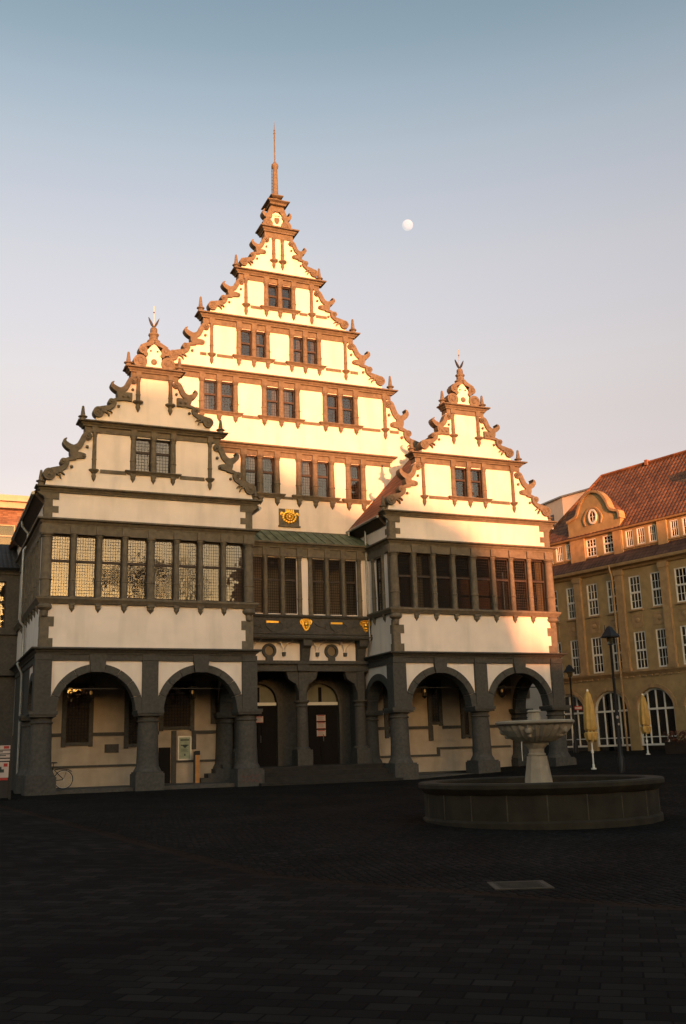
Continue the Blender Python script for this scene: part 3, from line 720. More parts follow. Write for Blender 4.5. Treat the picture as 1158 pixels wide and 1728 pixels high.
for a,b_ in ((10.3,13.28),(14.0,14.3),(14.42,14.95),(15.5,16.6),(16.72,17.5)): dark(a,b_,2.06,2.19,name='band',m='stone_pier')
b=MB()
for x in (14.36,16.66): b.disc(x,2.125,.07,3.55,3.6,14)
b.build('roundel','stone_pier',hall)
dark(10.3,13.8,.86,.95,name='band',m='stone_pier'); dark(13.65,13.8,.95,1.16,name='band',m='stone_pier'); dark(13.65,17.5,1.16,1.25,name='band',m='stone_pier',d=.053)
dark(10.3,17.5,.10,.20,name='skirting',m='stone_pier')

# ---- porch between the wings
PF=Fr((0,3.0,0))
w=MB(PF); w.wall(4.0,10.15,5.0,6.9,0,.4); w.build('porch_wall','plaster',hall)
e=MB(PF); e.box(4.05,10.1,-.08,.4,4.56,4.86); e.box(4.02,10.12,-.20,.4,4.86,5.0)
for x in (7.05,): e.box(x-.26,x+.26,-.16,-.08,4.57,4.86)
e.build('frieze','stone_pier',hall)
for x,s in ((4.35,0),(7.05,1),(9.75,0)):
    p=MB(PF); p.lathe(x,.15,[(.34,1.30),(.33,1.36),(.27,1.42),(.265,2.4),(.24,3.05),(.28,3.08),(.28,3.12),(.25,3.15),(.25,3.2),(.33,3.28),(.33,3.34)],16)
    P=p.build('porch_pier','stone_pier',hall)
    q=MB(PF); q.box(x-.34,x+.34,-.2,.5,.66,1.30); q.build('plinth','stone_pier',P)
    q=MB(PF); q.box(x-.17,x+.17,-.05,.38,3.34,4.56)
    for sd in (-1,1):
        if abs(x+sd*.5-7.05)>2.9: continue
        q.prism([(x+sd*.17,3.7),(x+sd*.28,4.04),(x+sd*.42,4.10),(x+sd*.62,4.25),(x+sd*.72,4.56),(x+sd*.17,4.56)],.0,.33)
    q.build('bracket','stone_pier',P)
# oculus windows and ribs
for x in (5.56,8.40):
    b=MB(PF); b.archring(x,5.42,.20,.31,-.10,.02,gap=0); b.archring(x,5.42,.20,.31,-.10,.02,a0=pi,a1=2*pi); b.box(x-.15,x+.15,-.12,.0,5.0,5.14)
    o=b.build('oculus','stone_pier',hall)
    g=MB(PF); g.disc(x,5.42,.205,-.03,.01,20); g.build('pane','glass',o,False)
for x in (6.22,7.75,9.05,4.8):
    b=MB(PF); b.prism([(x-.06,5.20),(x+.06,5.20),(x+.08,5.36),(x-.08,5.36)],-.10,.0)
    b.build('corbel','stone_pier',hall)
    r=MB(PF)
    for s in (-1,1): r.tube([(x+s*.03,-.02,5.36),(x+s*.06,-.04,5.55),(x+s*.17,-.12,5.74),(x+s*.34,-.28,5.86)],.022,6)
    r.build('rib','plaster',hall)
OF=Fr((0,2.5,0))
for x in (4.5,7.15,9.75):   # consoles
    b=MB(Fr((x,3.0,0),(0,-1),(1,0))); b.prism([(0,5.0),(.12,5.0),(.20,5.2),(.30,5.5),(.48,5.62),(.50,5.88),(0,5.88)],-.19,.19); b.build('console','stone_pier',hall)
P=[(4.0,2.5),(10.15,2.5)]
b=MB(); b.sweep(P,[(-.4,5.86),(.0,5.86),(.08,5.92),(.10,6.0),(.02,6.04),(.06,6.10),(.0,6.12),(-.4,6.12)]); b.build('oriel_base','stone_pier',hall)
b=MB(OF); b.box(4.02,10.12,.0,.5,6.10,6.78)
for xx in (5.56,8.48):      # relief cartouches
    b.prism([(xx-.36,6.66),(xx+.36,6.66),(xx+.26,6.36),(xx+.06,6.18),(xx-.06,6.18),(xx-.26,6.36)],-.035,.0)
    for s in (-1,1):
        b.stroke([(xx+s*.34,6.6,.03),(xx+s*.5,6.45,.03),(xx+s*.44,6.3,.02),(xx+s*.6,6.4,.02),(xx+s*.85,6.46,.03),(xx+s*1.0,6.56,.02)],-.03,.0,3)
b.build('oriel_parapet','stone_pier',hall)
for xx in (7.07,9.86,4.28):  # gilded masks
    g=MB(OF); g.prism([(xx-.20,6.68),(xx-.12,6.74),(xx+.12,6.74),(xx+.20,6.68),(xx+.17,6.42),(xx+.08,6.27),(xx,6.22),(xx-.08,6.27),(xx-.17,6.42)],-.05,.0)
    g.boss(xx,6.50,.12,-.045,.10,10); g.boss(xx,6.38,.07,-.05,.08,8); g.boss(xx-.08,6.62,.045,-.045,.06,8); g.boss(xx+.08,6.62,.045,-.045,.06,8)
    for s in (-1,1): g.stroke([(xx+s*.17,6.70,.03),(xx+s*.25,6.62,.035),(xx+s*.20,6.5,.02)],-.045,.0,3)
    for k in range(5): g.boss(xx-.12+k*.06,6.70,.03,-.05,.05,6)
    g.build('gilded_shield','gold',hall)
for xx in (5.56,8.48):
    g=MB(OF); g.box(xx-.27,xx+.27,-.045,-.03,6.54,6.62); g.build('gilded_tablet','gold',hall)
b=MB(OF); b.sweep([(4.0,0),(10.15,0)],[(-.3,6.78),(.05,6.78),(.10,6.85),(.10,6.90),(-.3,6.90)]); b.build('sill','stone_pier',hall)
oc=[4.51,5.28,6.06,6.83,7.33,8.11,8.88,9.64]
w=MB(OF); w.wall(4.0,10.15,6.9,9.42,.06,.3,[(4.62,6.72,6.96,9.38),(7.43,9.54,6.96,9.38)]); w.build('oriel_wall','plaster',hall)
for x in oc:
    column(OF,x,.02,6.90,9.42,.105)
    j=MB(OF); j.box(x-.085,x+.085,.05,.28,6.9,9.418); j.build('mullion','stone_pier',hall)
for i in (0,1,2,4,5,6): light(OF,oc[i]+.085,oc[i+1]-.085,6.93,9.38,8.4,.16)
e=MB(OF); e.box(4.0,10.15,-.03,.5,9.42,9.78)
for x in oc: e.box(x-.13,x+.13,-.10,-.03,9.43,9.78)
e.build('frieze','stone',hall)
c=MB(OF); c.sweep([(4.0,-.03),(10.12,-.03)],CORN(9.78,10.02,.24)); c.build('cornice','stone',hall)
b=MB(); b.roofquad((4.0,2.28,10.03),(10.15,2.28,10.03),(10.15,3.86,10.84),(4.0,3.86,10.84),.1)
n=Vector((0,-(10.84-10.03),1.58)).normalized()
cr=b.build('copper_roof','copper',hall)
for i in range(15):
    s=MB(); x=4.2+i*.42; s.tube([(x,2.27,10.05),(x,3.86,10.86)],.022,5); s.build('standing_seam','copper',cr)
b=MB(OF); b.tube([(10.0,-.0,6.95),(10.0,-.0,10.9)],.045,8); b.build('downpipe','zinc',hall)
b=MB(OF); b.box(9.86,9.94,.0,.06,6.9,9.42); b.build('white_strip','plaster',hall)
b=MB(); b.tube([(9.72,3.70,10.95),(9.70,3.72,10.6),(9.80,3.80,10.42),(9.84,3.84,10.2)],.06,8); b.build('downpipe','zinc',hall)
b=MB(); b.tube([(10.02,2.47,6.9),(10.02,2.44,5.9),(10.06,2.75,5.3),(10.08,2.85,5.0)],.035,8); b.build('downpipe','zinc',hall)
# left side downpipe
b=MB(); b.tube([(-4.47,5.2,10.95),(-4.45,5.2,10.7),(-4.2,5.2,10.4),(-4.2,5.2,9.9),(-4.35,5.2,9.7),(-4.35,5.2,6.7),(-4.2,5.2,6.5),(-4.2,5.2,5.3),(-4.4,5.2,5.0),(-4.2,5.2,4.6),(-4.2,5.2,.0)],.055,8); b.build('downpipe','zinc',hall)
# door wall in the recess
DF=Fr((0,4.6,0))
w=MB(DF)
w.archwall(4.0,7.05,3.35,4.85,5.62,.82,0,.3); w.archwall(7.05,10.2,3.35,4.85,8.52,.82,0,.3)
for a,b_ in ((4.0,4.80),(6.44,7.70),(9.34,10.2)): w.box(a,b_,0,.3,.6,3.35)
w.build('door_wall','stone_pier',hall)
for x in (5.62,8.52):
    r=MB(DF); r.archring(x,3.35,.80,1.0,-.08,.0); 
    for s in (-1,1): r.box(x+s*.82,x+s*1.0,-.08,.0,.66,3.35)
    r.build('door_surround','stone_pier',hall)
    d=MB(DF); d.box(x-.82,x+.82,.12,.2,.66,3.22)
    for s in (-1,1):
        for z0,z1 in ((.85,1.7),(1.85,2.5),(2.6,3.1)): d.box(x+s*.42-.28,x+s*.42+.28,.09,.12,z0,z1)
    d.box(x-.03,x+.03,.07,.12,.66,3.22)
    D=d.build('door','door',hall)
    hd=MB(DF); hd.tube([(x+.09,.04,1.65),(x+.09,.04,1.95)],.02,6); hd.build('handle','lead',D)
    t=MB(DF); t.box(x-.82,x+.82,.06,.22,3.22,3.35); t.build('transom','white',hall)
    g=MB(DF); n_=16; g.prism([(x-.80*math.cos(pi*i/n_),3.352+.80*math.sin(pi*i/n_)) for i in range(n_+1)],.16,.19)
    gl=g.build('fanlight','pale_glass',hall,False)
    m_=MB(DF); m_.box(x-.07,x+.07,.12,.16,3.35,4.0); m_.build('glazing_bar','door',gl)
b=MB(); b.box(4.0,10.2,3.2,4.9,4.86,4.9); b.build('porch_ceiling','ceil',hall)
b=MB(); b.box(4.0,4.3,3.4,4.6,.6,4.86); b.box(9.9,10.2,3.4,4.6,.6,4.86); b.build('porch_side_wall','stone_pier',hall)
for i in range(4):
    s=MB(); s.box(4.1,10.02,-.30+i*.46,4.9,-.1+i*.19,.10+i*.19 if i<3 else .66); s.build('step','step',hall)
# inner floors closing the rooms
b=MB(); b.box(-3.7,3.9,.8,9.2,4.95,5.05); b.box(10.4,18,.8,9,4.95,5.05); b.box(4.0,10.2,2.9,3.4,6.8,6.9); b.box(-3.7,3.9,.8,9.2,9.5,9.6); b.box(10.4,18,.8,9,9.5,9.6); b.build('upper_floor','ceil',hall)
b=MB(); b.box(-3.7,3.9,3.9,3.95,5.1,9.5); b.box(10.4,17.9,3.9,3.95,5.1,9.5); b.box(1.8,13.0,7,7.1,11,24.0) if 0 else b.box(2.2,13.0,7,7.1,11,17.5); b.build('room_wall','ceil',hall)
# annexe on the left
A=Fr((-4.2,9.3,0))
w=MB(A); w.wall(-9,.1,0,9.6,0,.4,[(-1.6,-.45,6.95,9.05),(-3.2,-2.05,6.95,9.05)]); w.build('annexe_wall','stone_pier',hall)
light(A,-1.6,-.45,6.95,9.05,8.1,.12); light(A,-3.2,-2.05,6.95,9.05,8.1,.12)
b=MB(A); b.sweep([(-9,0),(.08,0)],CORN(9.35,9.62,.3)); b.box(-9,.08,-.12,.0,6.65,6.9); b.box(-9,.08,-.2,.0,4.85,5.1); b.build('cornice','stone_pier',hall)
b=MB(); b.roofquad((-13,8.95,9.62),(-4.1,8.95,9.62),(-4.1,12,11.3),(-13,12,11.3)); b.build('annexe_roof','slate',hall)
b=MB(); b.box(-13,-4.2,9.7,13,0,9.5); b.build('annexe_body','stone_pier',hall)
b=MB(); b.box(-4.09,-3.8,9.2,24,0,10.9); b.box(-4.12,-4.09,9.72,14,9.6,11); b.build('rear_wall','plaster',hall)

# ================================================================== OFFICE BUILDING ON THE RIGHT
BP=(26.229,11.695,0); dB=(.24192,-.97030); nI=(.97030,.24192)
BF=Fr(BP,dB,nI)
bb = thing('office_building','ochre sandstone office building with tall white barred windows and red tiled roof','building',BF((3,0,.6)))
def bwin(s0,s1,z0,z1,zt,cols,r1,r2,y=.075,par=bb,fr=BF):
    b=MB(fr); fw=.06
    b.box(s0,s0+fw,y-.05,y+.02,z0,z1); b.box(s1-fw,s1,y-.05,y+.02,z0,z1); b.box(s0+fw,s1-fw,y-.05,y+.02,z0,z0+fw*1.3); b.box(s0+fw,s1-fw,y-.05,y+.02,z1-fw,z1)
    if zt: b.box(s0+fw,s1-fw,y-.06,y+.02,zt-.05,zt+.05)
    n=cols
    for i in range(1,n): x=s0+fw+(s1-s0-2*fw)*i/n; b.box(x-.012,x+.012,y-.03,y+.01,z0+fw,z1-fw)
    segs=[(z0+fw,zt-.05,r1),(zt+.05,z1-fw,r2)] if zt else [(z0+fw,z1-fw,r1)]
    for a,c,k in segs:
        for i in range(1,k): z=a+(c-a)*i/k; b.box(s0+fw,s1-fw,y-.028,y+.008,z-.012,z+.012)
    w=b.build('window','white',par)
    p=MB(fr); p.box(s0+fw,s1-fw,y+.012,y+.03,z0+fw,z1-fw); p.build('pane','glass',w,False)
    cu=MB(fr); 
    if random.random()<.6:
        h=random.uniform(.25,.6); cu.box(s0+.1,s0+.1+(s1-s0)*random.uniform(.25,.8),y+.10,y+.12,z0+(z1-z0)*(1-h),z1-.05); cu.build('curtain','curtain',w)
    s=MB(fr); s.box(s0-.06,s1+.06,-.09,y,z0-.09,z0-.005); s.build('sill','ochre_d',w)
pitch=2.93; b0=1.87
bays=range(-2,8)
S0,S1=-1.15,23.0
holes=[]; 
for k in bays:
    a=b0+pitch*k
    for (u,v) in ((.57,1.31),(1.99,2.67)):
        for (z0,z1) in ((5.02,7.02),(8.23,10.05)): holes.append((a+u,a+v,z0,z1))
        
holes=[h for h in holes if h[0]>S0+.3 and h[1]<S1-.3]
w=MB(BF); w.wall(S0,S1,4.05,10.6,0,.35,holes)
ac=[b0+pitch*k+1.5 for k in bays if S0<b0+pitch*k+.2 and b0+pitch*k+2.7<S1]
edges=[S0]+[c+pitch/2 for c in ac[:-1]]+[S1]
for c,(e0,e1) in zip(ac,zip(edges,edges[1:])):
    w.archwall(e0,e1,2.93,4.05,c,1.14,0,.35,rz=1.05)
    w.box(e0,c-1.14,0,.35,.2,2.93); w.box(c+1.14,e1,0,.35,.2,2.93)
w.build('wall','ochre',bb)
for h in holes: bwin(h[0],h[1],h[2],h[3],h[2]+(h[3]-h[2])*.5,3,2,2)
for c in ac:
    b=MB(BF); b.archring(c,2.95,1.04,1.14,.10,.2,rz=.92); b.box(c-1.14,c+1.14,.08,.2,2.86,2.96); b.box(c-1.14,c-1.06,.1,.2,1.03,2.86); b.box(c+1.06,c+1.14,.1,.2,1.03,2.86); b.box(c-1.06,c+1.06,.1,.2,1.03,1.13)
    for i in (-1,0,1): b.box(c+i*.52-.03,c+i*.52+.03,.11,.18,1.13,2.86); b.box(c+i*.52-.03,c+i*.52+.03,.11,.18,2.96,3.0+.88*math.sqrt(max(.1,1-(i*.5)**2)))
    b.box(c-1.06,c+1.06,.12,.17,1.45,1.5)
    o=b.build('arched_window','white',bb)
    g=MB(BF); g.box(c-1.1,c+1.1,.2,.22,.6,2.95); g.prism([(c-1.1*math.cos(pi*i/16),2.951+1.0*math.sin(pi*i/16)) for i in range(17)],.2,.22); g.build('pane','glass',o,False)
    r=MB(BF); r.archring(c,2.93,1.14,1.34,-.05,.02,gap=11,rz=.95); r.build('arch','ochre_d',bb)
for k in bays:
    x=b0+pitch*k
    if not S0<x<S1: continue
    p=MB(BF); p.box(x-.24,x+.24,-.16,.0,4.95,10.45); p.box(x-.30,x+.30,-.2,.0,10.2,10.5); p.box(x-.30,x+.30,-.2,.0,4.95,5.12); p.build('pilaster','ochre_d',bb)
    for s,zz in ((.94,7.65),(2.33,7.65)):
        q=MB(BF); q.box(x+s-.34,x+s+.34,-.03,.0,7.25,7.95); q.boss(x+s,7.62,.14,-.03,.05); q.box(x+s-.2,x+s+.2,-.06,-.03,7.82,7.9); q.build('relief_panel','ochre_d',bb)
b=MB(BF); b.sweep([(S0,0),(S1,0)],[(0,4.70),(.05,4.72),(.10,4.80),(.16,4.88),(.16,4.95),(0,4.95)])
for i in range(60): b.box(S0+.1+i*.4,S0+.3+i*.4,-.07,.0,4.62,4.71)
b.build('string_course','ochre_d',bb)
b=MB(BF); b.sweep([(S0-.1,0),(S1,0)],[(0,10.45),(.10,10.5),(.15,10.6),(.38,10.68),(.42,10.78),(.42,10.84),(0,10.84)]); b.build('cornice','ochre_d',bb)
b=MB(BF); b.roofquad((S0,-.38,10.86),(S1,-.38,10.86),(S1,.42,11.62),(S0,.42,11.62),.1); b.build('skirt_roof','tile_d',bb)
# attic storey
at=.42; AF=Fr(BF((0,at,0)),dB,nI)
ah=[];sx_=-.15
for k in bays:
    a=b0+pitch*k
    if k==0: cand=((.62,1.36),(1.86,2.62))
    else: cand=((.50,1.0),(1.25,1.78),(2.03,2.52))
    for u,v in cand:
        if a+u>S0+.2 and a+v<S1-.2: ah.append((a+u+sx_,a+v+sx_,(11.78 if k!=0 else 11.68),12.72))
w=MB(AF); w.wall(S0,S1,11.3,13.0,0,.3,ah); w.build('attic_wall','ochre',bb)
for h in ah: bwin(h[0],h[1],h[2],h[3],h[2]+(h[3]-h[2])*.55 if h[2]<11.7 else None,3,2,2,y=.06,fr=AF)
for k in bays:
    x=b0+pitch*k+sx_+.02
    if S0<x<S1:
        p=MB(AF); p.box(x-.3,x+.3,-.10,.0,11.42,12.95); p.build('pilaster','ochre',bb)
G=AF
gy=-.12
b=MB(G)
pg=[(1.25,12.9),(1.22,13.95),(1.62,14.05),(1.95,14.2),(2.12,14.55),(2.4,15.0),(2.8,15.32),(3.2,15.42),(3.6,15.32),(3.95,15.02),(4.2,14.6),(4.35,14.2),(4.62,14.02),(4.95,13.9),(5.0,13.5),(4.9,12.9)]
b.prism(pg,gy,.2); b.build('dwarf_gable','ochre',bb)
b=MB(G); b.stroke([(x,z,.07) for x,z in pg[1:-1]],gy-.12,.25,2); b.build('gable_coping','ochre_d',bb)
b=MB(G); 
for i in range(12): b.box(1.35+i*.3,1.5+i*.3,gy-.06,gy,12.95,13.05)
b.box(1.2,4.95,gy-.05,gy,13.05,13.11); b.box(1.25,2.3,gy-.0,.01,11.4,12.9); b.box(4.35,4.9,gy-.0,.01,11.4,12.9)
b.stroke([(2.55,13.5,.03),(2.45,13.9,.05),(2.75,14.35,.05),(3.1,14.5,.06),(3.45,14.35,.05),(3.75,13.9,.05),(3.65,13.5,.03)],gy-.06,gy)
b.build('gable_relief','ochre_d',bb)
b=MB(G); b.archring(3.12,13.95,.22,.30,gy-.08,gy+.02,rz=1.5); b.archring(3.12,13.95,.22,.30,gy-.08,gy+.02,a0=pi,a1=2*pi,rz=1.5); b.box(3.105,3.135,gy-.05,gy-.02,13.6,14.3); b.box(2.9,3.34,gy-.05,gy-.02,13.93,13.97); o=b.build('oval_window','white',bb)
g=MB(G); g.disc(3.12,13.95,.22,gy-.02,gy+.0,20,rz=.33); g.build('pane','glass',o,False)
# roof with hip and the little roof behind the gable
b=MB(AF); e=-.25
b.sweep([(S0-.2,0),(S1,0)],[(0,12.82),(.2,12.84),(.26,12.93),(0,12.98)]); b.build('eaves_gutter','ochre_d',bb)
b=MB(AF)
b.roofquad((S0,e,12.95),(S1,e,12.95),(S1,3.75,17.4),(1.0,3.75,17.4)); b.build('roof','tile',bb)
b=MB(AF); b.roofquad((S0,8,12.95),(S0,e,12.95),(1.0,3.75,17.4),(1.0,3.76,17.4)); b.roofquad((S1,8,12.95),(S0,8,12.95),(1.0,3.75,17.39),(S1,3.75,17.39)); b.build('roof','tile',bb)
b=MB(AF)
b.roofquad((4.95,.2,13.75),(4.95,1.3,13.75),(3.1,1.6,15.3),(3.1,.2,15.3)); b.roofquad((1.25,1.3,13.75),(1.25,.2,13.75),(3.1,.2,15.3),(3.1,1.6,15.3)); b.build('gable_roof','tile',bb)
b=MB(AF); b.tube([(S0,e,12.97),(1.0,3.75,17.45),(S1,3.75,17.45)],.10,6); b.build('ridge_tiles','tile',bb)
b=MB(AF); b.box(4.3,4.5,3.6,3.8,17.3,17.62); b.build('roof_vent','terra',bb)
b=MB(AF); b.prism([(9.9,13.9),(9.9,15.6),(10.7,16.1),(11.5,15.6),(11.5,13.9)],1.1,3.2); b.build('roof_dormer','slate',bb)
for xx in (4.45,13.2):
    b=MB(BF); b.tube([(xx,-.45,10.8),(xx,-.30,10.4),(xx,-.22,10.1),(xx,-.22,.6)],.055,8); b.build('downpipe','ochre_d',bb)
b=MB(BF); b.box(S0,S0+.3,.35,8,0,12.9); b.box(S0+.3,S1,7.7,8,0,12.9); b.box(S1-.3,S1,.35,7.7,0,12.9); b.build('end_wall','white_house',bb)
b=MB(BF); b.box(S0+.3,S1-.3,2.0,2.05,.3,12.8); b.build('inner_wall','door',bb)

# ================================================================== other buildings
# roof-top storey behind the office building
PX=Vector((0,0,0))
pen=thing('modern_apartment_house','cream flat-roofed modern apartment house rising behind the red tiled roof','building',(36,23,1))
def footprint(fp,z0,z1,grow=0.):
    b=MB(); cx_=sum(p[0] for p in fp)/len(fp); cy_=sum(p[1] for p in fp)/len(fp)
    q=[(cx_+(x-cx_)*(1+grow),cy_+(y-cy_)*(1+grow)) for x,y in fp]
    lo=[b.V((x,y,z0)) for x,y in q]; hi=[b.V((x,y,z1)) for x,y in q]; b.f.append(lo[::-1]); b.f.append(hi)
    for k in range(len(q)): m_=(k+1)%len(q); b.f.append([lo[k],lo[m_],hi[m_],hi[k]])
    return b
FP=[(35.6,23.1),(37.1,17.3),(47,19.5),(46,30),(35.6,30)]
footprint(FP,1,19.25).build('wall','white_house',pen,False)
footprint(FP,19.25,19.36,.03).build('roof','zinc',pen,False)
for y0_ in (24.3,27.0):
    b=MB(); b.box(35.55,35.6,y0_,y0_+1.1,16.6,18.2); b.build('window','glass',pen,False)
alley=thing('gabled_house','pale rendered house at the end of the alley beyond the right arcade','building',(28,27,1))
b=MB(); b.box(25,36.8,26,36,0,7.6); b.build('wall','white_house',alley)
b=MB(); b.roofquad((24.6,25.6,7.6),(36.9,25.6,7.6),(36.9,31,11),(24.6,31,11)); b.roofquad((36.9,36.4,7.6),(24.6,36.4,7.6),(24.6,31,11),(36.9,31,11)); b.build('roof','tile',alley)
for i in range(5):
    for z in (1.6,4.6): b=MB(); b.box(25.8+i*2.2,26.8+i*2.2,25.95,26.02,z,z+1.5); b.build('window','glass',alley,False)
b=MB(); b.box(31.0,31.7,25.9,25.96,3.9,5.6); b.build('lit_window','lampglow2',alley)
b=MB(); b.box(30.6,31.9,25.2,25.9,3.3,3.8); b.build('awning','wood',alley)
# far left
of=thing('brick_office_block','flat-roofed brick block with orange cornice behind the left wing roof','building',(-10,30,0))
b=MB(); b.wall(-24,-.5,0,17.35,30,30.4,[(-23.5+i*1.75,-22.05+i*1.75,14.2,16.35) for i in range(13)]); b.box(-24,-.5,31.5,31.6,0,17); b.build('wall','brick',of)
b=MB(); b.box(-24.3,-.2,29.5,40,17.35,17.75); b.box(-24.6,.1,29.2,40,17.75,18.15); b.build('cornice','buff',of)
for i in range(13):
    x=-23.5+i*1.75
    b=MB(); b.box(x,x+1.45,30.1,30.18,14.2,14.28); b.box(x,x+1.45,30.1,30.18,16.27,16.35); b.box(x,x+.06,30.1,30.18,14.28,16.27); b.box(x+1.39,x+1.45,30.1,30.18,14.28,16.27); b.box(x+.06,x+1.39,30.1,30.18,15.55,15.62)
    w=b.build('window','buff',of); p=MB(); p.box(x+.06,x+1.39,30.14,30.16,14.28,16.27); p.build('pane','glass',w,False)
    p=MB(); p.box(x+.1,x+1.35,30.3,30.34,14.3,15.5); p.build('curtain','white',w)
b=MB(); b.box(-24,-.5,28.7,29.0,12.8,14.6); b.build('balcony','white',of)
b=MB(); b.box(-24.2,-.3,28.6,29.05,14.6,14.68); b.build('balcony_rail','white',of)

# unseen houses behind the camera, shaped to set shadow edge, sky glow and reflections
def far_house(name,label,poly,y0,y1,m='shade_house'):
    t=thing(name,label,'building',(poly[0][0],y0,-.5))
    b=MB(); b.prism(poly,y0,y1); b.build('wall',m,t)
    return t
SH=0.
YO=-95; SL=math.tan(R(3.0)); H=YO*-1*SL
def occ(x,z): return (x-.06*95,z+H)
far_house('long_shadow_house','unseen long house across the square, roofline shaped to cast the hall shadow',[occ(-60,-6),occ(-60,15.9),occ(.5,15.9),occ(5,14.4),occ(8,13.4),occ(10.4,12.2),occ(13.6,11.0),occ(14.8,8.8),occ(15.6,6.8),occ(16.2,5.2),occ(16.5,-6)],YO-14,YO)  # roofline stepped to follow the shadow edge wanted on the hall
far_house('corner_shadow_house','unseen corner house across the square, outline shaped to block low sun',[occ(16.55,-6),occ(16.55,5.0),occ(18.6,5.0),occ(19.0,8.5),occ(21,12.2),occ(40,12.2),occ(46,9.0),occ(46,-6)],YO-14,YO)  # low stretch of the outline added to block sun in the street gap
far_house('cathedral','unseen church bulk across the square, widened to darken window reflections',[(30.5,-1),(30.5,25),(34,30),(66,34),(84,28),(84,-1)],-92,-72)  # tall mass placed to darken the panes of oriel and right wing

far_house('west_shading_house','unseen house added along the left side to dim the low walls',[(-62,-1),(-62,11),(-53,17),(-44,11),(-44,-1)],-70,-8)
far_house('east_shading_house','unseen house added along the right side to dim the low walls',[(44,-1),(44,11),(53,17),(62,11),(62,-1)],-66,-20)  # both side houses added to cut sky glow on the lower walls
# bare tree behind the camera, seen only in the panes
bt=thing('bare_tree','bare winter tree standing across the square','tree',(17.5,-80,-.4))
tb=MB(); random.seed(5)
def limb(p,d,l,r,k):
    q=p+d*l; tb.tube([tuple(p),tuple((p+q)/2+Vector((random.uniform(-.1,.1)*l,random.uniform(-.1,.1)*l,0))),tuple(q)],[r,r*.8,r*.62],4 if k>2 else 3)
    if k==0: return
    for i in range(3):
        v=(d+Vector((random.gauss(0,.5),random.gauss(0,.4),random.gauss(.1,.3)))).normalized()
        limb(q,v,l*random.uniform(.66,.86),max(.028,r*.55),k-1)
tb.tube([(17.5,-80,-.5),(17.4,-80,8),(17.5,-80,16)],[.5,.4,.3],10)
for i in range(6):
    a=2*pi*i/6; limb(Vector((17.5,-80,14+.7*i)),Vector((math.cos(a)*.6,math.sin(a)*.6,.75)).normalized(),2.9,.16,5)
tb.build('trunk','bark',bt)
bt2=thing('bare_tree','unseen bare tree added in the gap between the houses to soften the sunlight','tree',(12.3,-84,-.4))  # added out of view to break up the sun patch on the right wing
tb=MB(); random.seed(8)
tb.tube([(12.3,-84,-.5),(12.2,-84,4),(12.3,-84,7)],[.35,.3,.22],10)
for i in range(3):
    a=2*pi*i/3; limb(Vector((12.3,-84,4.2+.5*i)),Vector((math.cos(a)*.6,math.sin(a)*.6,.5)).normalized(),1.7,.12,5)
tb.build('trunk','bark',bt2)
